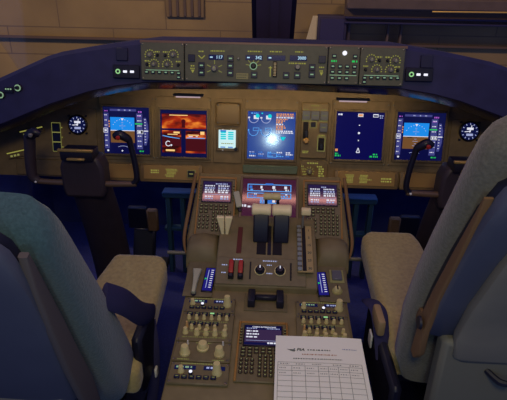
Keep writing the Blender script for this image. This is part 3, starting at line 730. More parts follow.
# placard ledges below the pilots' displays
LEDGE = Frame((0, 1.885, 0.650), 18)
def ledge(label, cx, w, sq, full):
    t = thing('placard_ledge', label, 'ledge', LEDGE.at(cx, 0, 0), 'narrow placard ledges under the flight displays')
    MB().box((0, 0, -0.008), (w, 0.074, 0.030), panel2_m, 0.005, 2).build('body', t)
    MB().box((0, 0.004, 0.0085), (w - 0.03, 0.058, 0.003), mat('ledge_face_' + str(len(MATS)), (152, 122, 70), 0.5), 0.001).build('face', t)  # lighter tan carries the light that the ledge face catches
    mb = MB(); z = 0.0104
    if full == 1:
        for y in (0.012, 0.003): mb.scrib(-0.085, y, 0.034, 0.0055, z, E['leg'])
        for i in range(6): mb.scrib(-0.022 + rng.uniform(-0.006, 0.006), 0.018 - i * 0.006, rng.uniform(0.03, 0.05), 0.0035, z, E['leg'])
    elif full == 2:
        for i in range(6): mb.scrib(-0.085 + rng.uniform(-0.005, 0.005), 0.018 - i * 0.006, rng.uniform(0.025, 0.04), 0.0035, z, E['leg']); mb.scrib(-0.03 + rng.uniform(-0.006, 0.006), 0.018 - i * 0.006, rng.uniform(0.03, 0.05), 0.0035, z, E['leg'])
        for y in (0.006, -0.005): mb.scrib(0.06, y, 0.044, 0.006, z, E['leg'])
    if full: mb.build('lettering_print', t)
    if sq:
        MB().box((0, 0, 0.003), (0.036, 0.034, 0.008), yplate_m, 0.002).box((0, 0, 0.008), (0.028, 0.026, 0.005), dark_m, 0.002).quad(-0.008, -0.002, 0.008, 0.002, 0.0108, E['legdim']).build('square_button', t, (0.085, 0.002, 0.008))
ledge('brown placard ledge with a square button under the camera screen', -0.410, 0.262, True, 1)
ledge('brown placard ledge with yellow lettering under the dark blue display', 0.396, 0.262, False, 2)
ledge('plain brown ledge under the leftmost flight display behind the yoke', -0.63, 0.165, False, 0)
ledge('plain brown ledge under the rightmost flight display behind the yoke', 0.616, 0.165, False, 0)

# clocks
def clock(label, u, v):
    t = thing('clock', label, 'clock', PANEL.at(u, v, 0.0), 'round clocks outboard of the flight displays')
    MB().lathe((0, 0, 0), [(0.041, 0), (0.041, 0.008), (0.036, 0.012), (0.034, 0.009)], blackbez_m, 28).build('case', t)
    d = MB().disc((0, 0), 0.034, 0.0094, E['window'], 28)
    for k in range(12):
        a = RAD(30 * k); d.seg((0.026 * math.cos(a), 0.026 * math.sin(a)), (0.032 * math.cos(a), 0.032 * math.sin(a)), 0.003, 0.0098, E['dwhite'])
    d.build('dial', t)
    MB().quad(-0.012, 0.006, 0.014, 0.015, 0.0100, E['white']).quad(-0.012, -0.018, 0.014, -0.009, 0.0100, E['dwhite']).build('readout', t)
    MB().seg((0.002, 0), (0.006, 0.024), 0.003, 0.0104, E['white']).seg((0, 0), (-0.02, -0.002), 0.003, 0.0104, E['white']).disc((0, 0), 0.004, 0.0106, E['white'], 10).build('hand', t)
    b = MB().lathe((0, 0, 0), [(0.005, 0), (0.004, 0.006)], dark_m, 10).build('push_button', t, (-0.035, 0.035, 0.002))
    for p in ((0.035, 0.035), (-0.035, -0.035), (0.035, -0.035)): part('push_button', b, t, (*p, 0.002))
clock('round white marked clock left of the leftmost flight display', -0.797, 0.006)
clock('round white marked clock right of the rightmost flight display', 0.792, 0.024)
for k, v in enumerate((-0.008, -0.048, -0.088)):
    t = thing('indicator_light', ['topmost of three dark square indicators beside the left clock', 'middle of three dark square indicators beside the left clock', 'lowest of three dark square indicators beside the left clock'][k], 'indicator', PANEL.at(-0.888, v, 0.0), 'square indicators beside the left clock')
    MB().box((0, 0, 0.005), (0.032, 0.034, 0.010), btn_m, 0.002).build('cap', t)
    MB().frame(-0.019, -0.020, 0.019, 0.020, 0.002, 0.0052, E['legdim']).quad(0.021, -0.002, 0.026, 0.002, 0.0052, E['leg']).build('outline', t)
for u, v, w, lab in ((-0.99, -0.028, 0.10, 'yellow-green edge lit strip above the left yoke horn'), (-1.06, -0.122, 0.085, 'yellow-green edge lit strip at far left beside the yoke')):
    t = thing('lit_placard', lab, 'placard', PANEL.at(u, v, 0.0, RAD(14)), 'edge lit strips at the far left')
    MB().box((0, 0, 0.004), (w, 0.030, 0.008), panel2_m, 0.002).build('plate', t)
    MB().quad(-w / 2, 0.007, w / 2, 0.0115, 0.0086, E['leg']).scrib(-w / 2 + 0.012, -0.005, w * 0.5, 0.008, 0.0086, E['legdim']).build('lettering_print', t)

# ------------------------------------------------------------------ centre pedestal
ped = thing('center_pedestal', 'wide brown-grey centre pedestal rising to the instrument panel', 'pedestal', Matrix.Identity(4))
def hwid(y, z):
    return interp([(0.0, 0.236), (0.78, 0.238), (1.1, 0.243), (1.25, 0.252), (1.4, 0.268), (1.5, 0.283), (1.6, 0.272), (1.70, 0.262), (2.0, 0.258)], y)[0]
prof = [(0.74, 0.0), (0.74, 0.48), (0.77, 0.505), (1.25, 0.505), (1.40, 0.533), (1.42, 0.538), (1.50, 0.566), (1.678, 0.727), (1.70, 0.732), (1.93, 0.60), (1.93, 0.0)]
# skew: SLOPE plane sits a little proud of the shell
MB().prism(prof, 'x', lambda a, b: -hwid(a, b), hwid, ped_m).build('shell', ped, fix=True, bevel=0.006)
qp = [(1.27, 0.50), (1.27, 0.53), (1.349, 0.585), (1.486, 0.633), (1.56, 0.636), (1.56, 0.50)]
MB().prism(qp, 'x', -0.163, 0.160, ped_m).build('lever_quadrant', ped, fix=True, bevel=0.004)
for sx, nm in ((-1, 'left'), (1, 'right')):
    ring = []
    for k in range(9):
        y = 1.385 + k * 0.0135; a = k / 8
        hz = interp([(0, 0.546), (0.125, 0.578), (0.25, 0.592), (0.5, 0.600), (0.75, 0.598), (1.01, 0.585)], a)[0]
        ring.append([(sx * x, y, z) for x, z in ((0.168, 0.515), (0.168, hz - 0.012), (0.180, hz), (0.222, hz + 0.006), (0.258, hz), (0.270, hz - 0.014), (0.270, 0.515))])
    MB().loft(ring, ped_m).build('palm_rest', ped, smooth=60, fix=True)
    e = MB().sweep([(sx * 0.275, 1.685, 0.735), (sx * 0.284, 1.60, 0.662), (sx * 0.294, 1.50, 0.572), (sx * 0.278, 1.43, 0.545)], [0.006, 0.007, 0.006, 0.003], rim_m, 8, 6)
    e.build('edge_trim', ped)
    MB().prism([(-0.055, -0.14), (0.055, -0.14), (0.050, 0.02), (-0.050, 0.02)], 'z', 0, 0.003, ped_m)
    p = SIDE.at(sx * 0.212, 0, 0.002)
    o = MB().box((0, -0.01, 0.001), (0.092, 0.165, 0.004), pedtop_m, 0.0015).build('side_plate', ped); o.matrix_local = p

# lower display in the slope and its frame
low = None
def lower(scn):
    z = 0.0066; k = 0.0036
    mb = MB()
    mb.frame(-22 * k, 13 * k, 22 * k, 21 * k, 0.9 * k, z, E['lblue'])
    for x in (-20, -9, 3, 15): mb.scrib(x * k, 17.6 * k, 3.4 * k, 3.0 * k, z, E['white'] if x > -20 else E['blue']); mb.scrib((x + 1) * k, 14.8 * k, 3.4 * k, 1.6 * k, z, E['white'] if x > -20 else E['lblue'])
    mb.quad(-4 * k, 20.4 * k, 4 * k, 22 * k, z + 0.0003, E['blue'])
    mb.frame(-22 * k, 5.5 * k, 22 * k, 11.5 * k, 0.9 * k, z, E['lblue'])
    for x in (-20, -5, 11): mb.scrib(x * k, 8 * k, 8 * k, 1.8 * k, z, E['blue'] if x < 5 else E['lblue']); mb.scrib((x + 5) * k, 10 * k, 3 * k, 1.2 * k, z, E['white'])
    mb.frame(-9 * k, 0.0, 8 * k, 5 * k, 0.9 * k, z, E['lblue']); mb.quad(-4 * k, 0.6 * k, 3 * k, 4.4 * k, z + 0.0002, E['blue']); mb.scrib(3.4 * k, 2.4 * k, 3.4 * k, 2.4 * k, z + 0.0003, E['white']); mb.scrib(-8 * k, 2.4 * k, 3.6 * k, 2 * k, z + 0.0003, E['lblue'])
    mb.scrib(-27 * k, -3 * k, 5 * k, 2.4 * k, z, E['white']); mb.scrib(-21 * k, -3.8 * k, 14 * k, 1.8 * k, z, E['white'])
    mb.build('symbology', scn)
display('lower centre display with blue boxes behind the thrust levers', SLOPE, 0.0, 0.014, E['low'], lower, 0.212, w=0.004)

def cdu(label, frame, u, v, w, style, W=0.138, H=0.226):
    t = thing('control_display_unit', label, 'keypad display', frame.at(u, v, w), 'keypad display units on the pedestal')
    MB().box((0, 0, 0.003), (W, H, 0.006), pedtop_m, 0.002).build('face_plate', t)
    mb = MB()
    for sx in (-1, 1): mb.box((sx * (W / 2 - 0.003), 0, 0.006), (0.006, H, 0.006), trim_m, 0.0015)
    mb.box((0, H / 2 - 0.004, 0.006), (W - 0.012, 0.008, 0.006), trim_m, 0.0015)
    mb.build('edge_frame', t)
    sy = H / 2 - 0.060; sw, sh = (0.100, 0.078)
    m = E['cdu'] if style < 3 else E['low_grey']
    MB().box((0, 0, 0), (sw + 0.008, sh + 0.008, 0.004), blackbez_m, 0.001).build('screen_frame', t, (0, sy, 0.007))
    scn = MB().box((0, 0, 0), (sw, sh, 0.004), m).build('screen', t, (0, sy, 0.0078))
    z = 0.0026; mb = MB()
    if style == 3:
        mb.quad(-sw / 2, 0.022, sw / 2, sh / 2, 0.0023, E['pfd']); mb.quad(-sw / 2, -sh / 2, sw / 2, -0.030, 0.0023, E['pfd'])
        mb.text('CABIN INTERPHONE', 0.002, 0.032, 0.0074, z + 0.0003, E['white'], 'CENTER', width=0.066)
        mb.scrib(-0.046, 0.026, 0.030, 0.0036, z + 0.0003, E['dwhite']); mb.scrib(0.010, 0.026, 0.036, 0.0036, z + 0.0003, E['dwhite'])
        for y, ws in ((0.015, ((-0.046, 0.013), (-0.029, 0.017))), (0.003, ((-0.046, 0.014), (-0.029, 0.017))), (-0.009, ((-0.046, 0.018), (-0.025, 0.009)))):
            for x, wd in ws: mb.scrib(x, y, wd, 0.0052, z, E['white'], 0.9)
        mb.quad(-0.046, -0.0235, 0.046, -0.0222, z, E['dwhite']); mb.scrib(0.012, -0.032, 0.032, 0.006, z + 0.0003, E['white'], 0.9)
    else:
        for i, (y, m_) in enumerate(((0.030, 'dwhite'), (0.022, 'white'), (0.013, 'dwhite'), (0.005, 'white'), (-0.003, 'white'), (-0.020, 'white'), (-0.028, 'dwhite'))):
            if i == 0: mb.scrib(-0.006 if style == 1 else -0.004, y, 0.046 if style == 1 else 0.02, 0.0045, z, E[m_])
            elif i < 5: mb.scrib(-0.044, y, 0.036, 0.0045 if i % 2 else 0.0062, z, E[m_]); mb.scrib(0.004, y, 0.040, 0.0045 if i % 2 else 0.0062, z, E[m_])
            else: mb.scrib(-0.042, y, 0.030, 0.005, z, E[m_]); mb.scrib(0.014, y, 0.030, 0.006, z, E[m_])
        mb.quad(-0.046, -0.0128, 0.046, -0.0115, z, E['dwhite'])
    mb.build('page_print', scn)
    lk = MB().box((0, 0, 0.002), (0.0075, 0.006, 0.004), key_m, 0.001).quad(-0.0025, -0.0008, 0.0025, 0.0008, 0.0043, E['keyleg'])
    L0 = None
    for sx in (-1, 1):
        for i in range(6):
            p = (sx * 0.0605, sy + 0.026 - i * 0.0115, 0.006)
            if L0 is None: L0 = lk.build('line_key', t, p)
            else: part('line_key', L0, t, p)
    y0 = sy - sh / 2 - 0.014
    k0 = MB().box((0, 0, 0.0025), (0.0135, 0.0088, 0.005), key_m, 0.0012).quad(-0.0034, -0.0012, 0.0034, 0.0012, 0.0053, E['keyleg']).build('function_key', t, (-0.051, y0, 0.006))
    for r in range(3):
        for c in range(6 if r < 2 else 2):
            if r + c: part('function_key', k0, t, (-0.051 + c * 0.0175, y0 - r * 0.0125, 0.006))
    k1 = MB().box((0, 0, 0.0025), (0.0098, 0.0098, 0.005), key_m, 0.0016).quad(-0.0016, -0.0019, 0.0016, 0.0019, 0.0053, E['keyleg']).build('letter_key', t, (-0.006, y0 - 0.026, 0.006))
    for r in range(6):
        for c in range(5):
            if r + c: part('letter_key', k1, t, (-0.006 + c * 0.0142, y0 - 0.026 - r * 0.0134, 0.006))
    k2 = MB().lathe((0, 0, 0), [(0.0054, 0), (0.0054, 0.004), (0.0044, 0.005)], key_m, 10).quad(-0.0014, -0.0019, 0.0014, 0.0019, 0.0053, E['keyleg']).build('number_key', t, (-0.054, y0 - 0.041, 0.006))
    for r in range(4):
        for c in range(3):
            if r + c: part('number_key', k2, t, (-0.054 + c * 0.0142, y0 - 0.041 - r * 0.0143, 0.006))
    return t
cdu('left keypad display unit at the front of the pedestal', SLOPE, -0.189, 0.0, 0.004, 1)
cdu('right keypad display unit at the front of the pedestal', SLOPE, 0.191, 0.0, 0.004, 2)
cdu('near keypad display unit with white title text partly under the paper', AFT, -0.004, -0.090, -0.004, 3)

# ------------------------------------------------------------------ levers and quadrant fittings
def on(parent_frame, o, u, v, w=0): o.matrix_local = parent_frame.at(u, v, w)
mb = MB()
for x in (-0.020, 0.032): mb.box((x, 0.0, 0.001), (0.030, 0.125, 0.003), slot_m, 0.001)
o = mb.box((0.006, 0.0, 0.001), (0.012, 0.125, 0.0025), dark_m).build('thrust_lever_slot', ped); on(DECK, o, 0, 0.005)
o = MB().box((0, 0, 0.001), (0.016, 0.115, 0.003), wood_red, 0.001).build('speedbrake_slot', ped); on(DECK, o, -0.093, 0.002)
def thrust(label, x):
    t = thing('thrust_lever', label, 'lever', Matrix.Translation((x, 1.46, 0.62)), 'pair of thrust levers')
    MB().prism([(-0.052, -0.012), (0.012, -0.005), (0.016, 0.075), (0.006, 0.100), (-0.018, 0.098), (-0.046, 0.055)], 'x', -0.025, 0.025, dark_m).build('arm', t, fix=True, bevel=0.004)
    pr = [(0.016, -0.0315), (0.0205, -0.027), (0.0185, 0.0), (0.0205, 0.027), (0.0165, 0.0315)]
    MB().lathe((0, 0, 0), pr, lever_m, 18, Matrix.Rotation(RAD(90), 4, 'Y')).build('handle', t, (0, -0.012, 0.090))
    MB().lathe((0, 0, 0), [(0.010, -0.015), (0.0125, -0.008), (0.0125, 0.008), (0.010, 0.015)], cream_m, 14, Matrix.Rotation(RAD(90), 4, 'Y')).build('reverser_handle', t, (0.0195 if x < 0.01 else -0.0195, 0.030, 0.120))
    MB().box((0.014 if x < 0.01 else -0.014, 0.026, 0.085), (0.010, 0.016, 0.06), dark_m, 0.003).build('reverser_arm', t)
thrust('left ivory handled thrust lever in the centre of the pedestal', -0.0235)
thrust('right ivory handled thrust lever in the centre of the pedestal', 0.0435)
# speed brake lever (pair of cream paddles), small lever, flap lever
t = thing('speedbrake_lever', 'tapered cream double paddle lever left of the thrust levers', 'lever', Matrix.Translation((-0.145, 1.45, 0.615)))
for sx in (-1, 1):
    MB().loft([[(sx * 0.0015, y, 0), (sx * 0.012, y, 0), (sx * 0.018, y - 0.002, 0.03), (sx * 0.027, y - 0.004, 0.068), (sx * 0.0015, y - 0.004, 0.068)] for y in (-0.010, 0.006)], lever_m).build('paddle', t, fix=True, bevel=0.003)
MB().box((0, 0, -0.004), (0.02, 0.014, 0.02), dark_m, 0.002).build('stem', t)
t = thing('trim_lever', 'small grey lever leaning at the left edge of the lower display', 'lever', SLOPE.at(-0.111, 0.020, 0.012, RAD(14)))
MB().box((0, 0, 0.012), (0.022, 0.062, 0.014), mat('pale_lever_plastic', (176, 176, 148), 0.5), 0.004, 2).build('paddle', t)
MB().box((0, -0.030, -0.002), (0.012, 0.03, 0.02), dark_m, 0.002).build('stem', t)
t = thing('flap_lever', 'cream T-topped flap lever at the front of the numbered flap track', 'lever', Matrix.Translation((0.125, 1.475, 0.63)))
MB().box((0, 0, 0.066), (0.032, 0.022, 0.022), lever_m, 0.004, 2).build('handle', t)
MB().box((-0.009, 0, 0.024), (0.007, 0.014, 0.075), grey_m, 0.002).build('stem', t)
t = thing('flap_track', 'notched metal flap track with numbers right of the thrust levers', 'track', DECK.at(0.122, -0.028, 0.001))
MB().box((0, 0, 0.003), (0.050, 0.196, 0.008), mat('flap_scale_tan', (168, 146, 96), 0.5), 0.002).build('base', t)
mb = MB().box((-0.018, 0, 0.009), (0.014, 0.19, 0.006), mat('notched_steel', (150, 156, 146), 0.3, metal=0.3), 0.001)
for i in range(9): mb.box((-0.018, 0.08 - 0.02 * i, 0.0125), (0.014, 0.006, 0.004), screw_m, 0.001)
mb.build('notched_plate', t)
MB().box((-0.003, 0, 0.0072), (0.012, 0.19, 0.002), slot_m).build('slot', t)
mb = MB()
for i, s in enumerate(('1', '5', '15', '20', '25', '30')): mb.text(s, 0.014, 0.075 - i * 0.032, 0.013, 0.0074, inkdark_m, 'CENTER')
mb.build('numbers', t)

# fuel panel on the quadrant's rear face
fp = thing('fuel_control_panel', 'sloping grey-brown panel behind the levers with two red switches', 'control panel', FUEL.at(-0.018, 0.0, 0.001))
MB().box((0, 0, 0.002), (0.284, 0.092, 0.004), pedtop_m, 0.0015).build('face_plate', fp)
for x, lab in ((-0.094, 'red switch'), (-0.064, 'red switch')):
    o = MB().box((0, 0, 0.002), (0.018, 0.062, 0.004), slot_m, 0.001).box((0, 0.006, 0.012), (0.0145, 0.044, 0.02), red_m, 0.003, 2).box((0, -0.022, 0.012), (0.0145, 0.014, 0.016), dark_m, 0.003).build('fuel_switch', fp, (x, 0.001, 0.004)); o['label'] = lab
for x in (-0.003, 0.060):
    o = knob(MB(), (0, 0, 0.001), 0.0135, 0.020, dark_m, pointer=E['white']).ring((0, 0), 0.0150, 0.0178, 0.0012, cream_m, 24).build('cutoff_knob', fp, (x, 0.004, 0.004))
for x in (-0.034, 0.094): MB().box((0, 0, 0.001), (0.005, 0.058, 0.003), slot_m).build('slit', fp, (x, 0.002, 0.004))
mb = MB()
for x, y, w in ((-0.125, 0.018, 0.018), (-0.125, -0.008, 0.016), (0.005, 0.036, 0.045), (-0.09, 0.038, 0.03), (0.018, 0.022, 0.016), (0.018, -0.006, 0.018)): mb.scrib(x, y, w, 0.0035, 0.0046, E['dwhite'])
mb.build('lettering_print', fp)

# trim indicators, parking brake lever, right side switch and knob
for u, rz, lab in ((-0.183, RAD(-2), 'left narrow blue lit trim scale on the pedestal side'), (0.177, RAD(3), 'right narrow blue lit trim scale on the pedestal side')):
    t = thing('trim_indicator', lab, 'indicator', SIDE.at(u, -0.021, 0.004, rz), 'blue trim scales')
    MB().box((0, 0, 0.002), (0.036, 0.108, 0.005), dark_m, 0.0015).build('bezel', t)
    s_ = MB().box((0, 0, 0.0045), (0.029, 0.098, 0.003), E['purple']).build('screen', t)
    mb = MB()
    for i in range(9): mb.quad(0.003, 0.038 - i * 0.0095, 0.011, 0.041 - i * 0.0095, 0.0064, E['white'])
    mb.quad(-0.006, -0.04, -0.004, 0.04, 0.0064, E['dwhite']); mb.add([(-0.013, 0.004, 0.0066), (-0.005, 0.0, 0.0066), (-0.013, -0.004, 0.0066)], [[0, 1, 2]], E['green']); mb.build('scale', s_)
t = thing('parking_brake_lever', 'pale grey flared lever on the left pedestal side', 'lever', SIDE.at(-0.224, -0.033, 0.004))
MB().loft([[(-w / 2, y, z), (w / 2, y, z), (w / 2 * 0.8, y, z + h_), (-w / 2 * 0.8, y, z + h_)] for y, w, z, h_ in ((-0.052, 0.013, 0, 0.014), (-0.02, 0.014, 0.004, 0.012), (0.02, 0.022, 0.008, 0.010), (0.046, 0.032, 0.011, 0.008))], MATS['pale_lever_plastic']).build('handle', t, fix=True, bevel=0.002)
MB().lathe((0, 0, 0), [(0.009, 0), (0.009, 0.006)], dark_m, 12).build('pivot', t, (0, -0.050, -0.003))
t = thing('square_switch', 'dark square guarded switch on the right pedestal side', 'switch', SIDE.at(0.226, 0.016, 0.004))
MB().box((0, 0, 0.002), (0.046, 0.058, 0.004), yplate_m, 0.0015).build('surround', t)
MB().box((0, 0, 0.006), (0.032, 0.042, 0.01), greybtn_m, 0.002).build('cap', t)
t = thing('rotary_knob', 'cream ringed rotary knob behind the dark square switch', 'knob', SIDE.at(0.222, -0.048, 0.004))
MB().lathe((0, 0, 0), [(0.017, 0), (0.016, 0.003)], yplate_m, 18).build('base', t)
MB().lathe((0, 0, 0.003), [(0.012, 0), (0.010, 0.012), (0.008, 0.014)], cream_m, 16).box((0, 0, 0.018), (0.004, 0.018, 0.004), dark_m, 0.001).build('cap', t)

# black double handle on the aft deck
t = thing('double_handle', 'black double ended handle behind the red switches', 'handle', AFT.at(0.0, 0.122, -0.003))
for sx in (-1, 1): MB().box((sx * 0.043, 0, 0.014), (0.022, 0.062, 0.028), dark_m, 0.004, 2).build('end_block', t)
MB().box((0, 0.006, 0.014), (0.066, 0.016, 0.014), dark_m, 0.003).build('cross_bar', t)
MB().box((0, 0, 0.0), (0.13, 0.085, 0.004), pedtop_m, 0.001).build('base_plate', t)

# radio and audio modules
def knob_obj(parent, p, r=0.0085, h=0.026, m=None, name='knob'):
    key = (round(r, 4), round(h, 4), (m or cream_m).name)
    if key not in KN: KN[key] = knob(MB(), (0, 0, 0), r, h, m or cream_m, 14).build(name, parent, p); return KN[key]
    return part(name, KN[key], parent, p)
KN = {}
def module(name, label, cat, u, v, w, h, group=None):
    t = thing(name, label, cat, AFT.at(u, v, -0.004), group)
    plate(t, w, h, 0.008, pedtop_m); return t
def radio(label, u, v, w, h, lampx, kx):
    t = module('radio_tuning_panel', label, 'radio panel', u, v, w, h, 'radio tuning panels on the pedestal'); z = 0.008
    for sx in (-1, 1):
        o = MB().box((0, 0, 0.001), (0.054, 0.013, 0.002), E['window'], 0.0005)
        if sx < 0: o.scrib(-0.022, 0, 0.040, 0.006, 0.0024, E['legbtn'])
        else: o.scrib(-0.02, 0, 0.034, 0.006, 0.0024, E['dwhite'])
        o.build('frequency_window', t, (sx * 0.037, h * 0.22, z))
    b = None
    for i in range(6):
        p = (-0.052 + i * 0.018, -h * 0.24, z)
        if b is None: b = button(0.014, 0.010, 0.005, btn_m, E['legdim'], 0.5, 0.2).build('push_button', t, p)
        else: part('push_button', b, t, p)
    button(0.010, 0.010, 0.006, btn_m).build('transfer_button', t, (lampx, -0.003, z))
    MB().lathe((0, 0, 0), [(0.0042, 0), (0.0042, 0.003), (0.002, 0.005)], E['lamp'], 10).build('lit_button', t, (lampx, -0.003, z + 0.005))
    knob_obj(t, (-kx, 0.002, z), 0.0075, 0.018); knob_obj(t, (kx, 0.0, z), 0.0115, 0.034)
    MB().scrib(-0.05, h * 0.42, 0.1, 0.003, z + 0.0005, E['legdim']).build('lettering_print', t)
def audio(label, u, v):
    t = module('audio_control_panel', label, 'audio panel', u, v, 0.150, 0.122, 'audio control panels on the pedestal'); z = 0.008
    b = None
    for i in range(6):
        x = -0.054 + 0.0216 * i
        if b is None: b = button(0.017, 0.012, 0.006, btn_m, E['legdim'], 0.5, 0.16).build('push_button', t, (x, 0.050, z))
        else: part('push_button', b, t, (x, 0.050, z))
        knob_obj(t, (x, 0.032, z), 0.0056, 0.0135)
    MB().quad(-0.006, -0.003, 0.006, 0.003, 0.0066, E['lampgreen']).build('call_light', t, (0.0105, 0.050, z))
    for i in range(4):
        x = -0.040 + 0.0216 * i
        part('push_button', b, t, (x, 0.008, z)); knob_obj(t, (x, -0.010, z), 0.0056, 0.0135)
    knob_obj(t, (0.054, -0.008, z), 0.0056, 0.0135)
    for x in (-0.054, -0.022, 0.003, 0.028, 0.054): knob_obj(t, (x, -0.034 if x > -0.05 else -0.030, z), 0.0075, 0.018, cream_m)
    o = MB().lathe((0, 0, 0), [(0.004, 0), (0.0025, 0.020)], mat('orange_toggle_' + str(len(MATS)), (214, 170, 110), 0.4), 10).build('toggle', t, (-0.054, -0.006, z))
    mb = MB()
    for y in (0.020, -0.022, -0.046): mb.scrib(-0.06, y, 0.12, 0.003, z + 0.0005, E['legdim'], 0.45)
    mb.build('lettering_print', t)
radio('left front radio panel with white lit button beside the blue trim scale', -0.166, 0.090, 0.150, 0.068, -0.022, 0.052)
audio('left audio panel with two rows of cream knobs', -0.164, -0.008)
t = module('selector_panel', 'left panel with three large cream knobs behind the audio panel', 'selector panel', -0.162, -0.108, 0.150, 0.072); z = 0.008
for p, r, h_ in (((-0.044, -0.010), 0.0125, 0.026), ((0.0, 0.012), 0.0145, 0.020), ((0.046, -0.010), 0.0125, 0.026)): knob_obj(t, (*p, z), r, h_)
tg = MB().lathe((0, 0, 0), [(0.003, 0), (0.002, 0.012)], white_m, 8).build('toggle', t, (-0.042, 0.026, z)); part('toggle', tg, t, (0.052, 0.026, z))
MB().scrib(-0.06, -0.031, 0.03, 0.003, z + 0.0005, E['legdim']).scrib(0.03, -0.031, 0.03, 0.003, z + 0.0005, E['legdim']).scrib(-0.02, 0.031, 0.04, 0.003, z + 0.0005, E['legdim']).build('lettering_print', t)
radio('left near radio panel with white lit button at the bottom of the picture', -0.160, -0.184, 0.150, 0.072, -0.02, 0.045)
radio('right front radio panel with white lit button just above the paper', 0.166, 0.092, 0.150, 0.068, 0.006, 0.052)
audio('right audio panel half covered by the white paper', 0.164, -0.004)

# ------------------------------------------------------------------ paper form
pp = thing('paper_form', 'white printed form lying across the right side of the pedestal', 'paper', AFT.at(0.138, -0.226, 0.041, RAD(-1.2)))
pw, ph = 0.222, 0.292
def sag(p): return Vector((p[0], p[1], p[2] + 0.004 * math.sin(p[0] * 16 + 0.6) * 0.6 + 0.010 * max(0, (p[1] + 0.0) / ph) ** 2))
V = []; F = []
for k, dz in enumerate((0.0, -0.0006)):
    for i in range(13):
        for j in range(15): V.append(sag((-pw / 2 + pw * i / 12, -ph / 2 + ph * j / 14, dz)))
n = 13 * 15
for i in range(12):
    for j in range(14):
        a = i * 15 + j; F.append([a, a + 15, a + 16, a + 1]); F.append([n + a, n + a + 1, n + a + 16, n + a + 15])
MB().add(V, F, paper_m).build('sheet', pp, smooth=80)
def printed(mb, name, label=None):
    mb.v = [sag((p[0], p[1], p[2])) for p in mb.v]
    o = mb.build(name, pp, smooth=80)
    if label: o['label'] = label
z = 0.0010; ty = ph / 2
mb = MB().text('PIA', -0.058, ty - 0.050, 0.0125, z, inkdark_m, 'LEFT', 0.25, 0.020)
mb.add([(-0.083, ty - 0.048, z), (-0.074, ty - 0.053, z), (-0.062, ty - 0.050, z), (-0.061, ty - 0.045, z), (-0.066, ty - 0.049, z), (-0.075, ty - 0.050, z)], [[0, 1, 2, 3, 4, 5]], inkdark_m)
mb.add([(-0.075, ty - 0.054, z), (-0.063, ty - 0.057, z), (-0.060, ty - 0.052, z), (-0.068, ty - 0.053, z)], [[0, 1, 2, 3]], inkdark_m)
printed(mb, 'logo', 'dark slanted airline lettering')
mb = MB()
def wl(x, y, w, m, h=0.0036):      # one printed line cut to short strokes so it follows the sheet
    mb.scrib(x, y, w, h, z, m, 0.6)
wl(-0.030, ty - 0.050, 0.058, inkdark_m); wl(-0.044, ty - 0.066, 0.086, inkred_m); wl(-0.066, ty - 0.081, 0.120, inkdark_m, 0.003); wl(0.058, ty - 0.044, 0.036, inkblue_m, 0.003)
printed(mb, 'heading_print')
mb = MB(); y0 = ty - 0.094
def hl(y, w=0.0009):
    for i in range(20): mb.quad(-0.104 + 0.0102 * i, y - w / 2, -0.104 + 0.0102 * (i + 1), y + w / 2, z, ink_m)
for k in range(12): hl(y0 - (0 if k == 0 else 0.011 + (k - 1) * 0.0165))
for x in (-0.104, -0.070, -0.038, -0.006, 0.018, 0.042, 0.068, 0.10): mb.quad(x - 0.0005, -ph / 2 + 0.008, x + 0.0005, y0 - (0.011 if abs(x) < 0.1 else 0), z, ink_m)
for x in (-0.098, -0.06, -0.02, 0.03, 0.07): mb.scrib(x, y0 - 0.0055, 0.022, 0.003, z, ink_m, 0.5)
for r in range(5):
    for x in (-0.1, -0.066, -0.034, -0.002, 0.022, 0.046, 0.072):
        if r < 2: mb.scrib(x, y0 - 0.019 - r * 0.0165, 0.018, 0.0026, z, ink_m, 0.5)
printed(mb, 'printed_table')

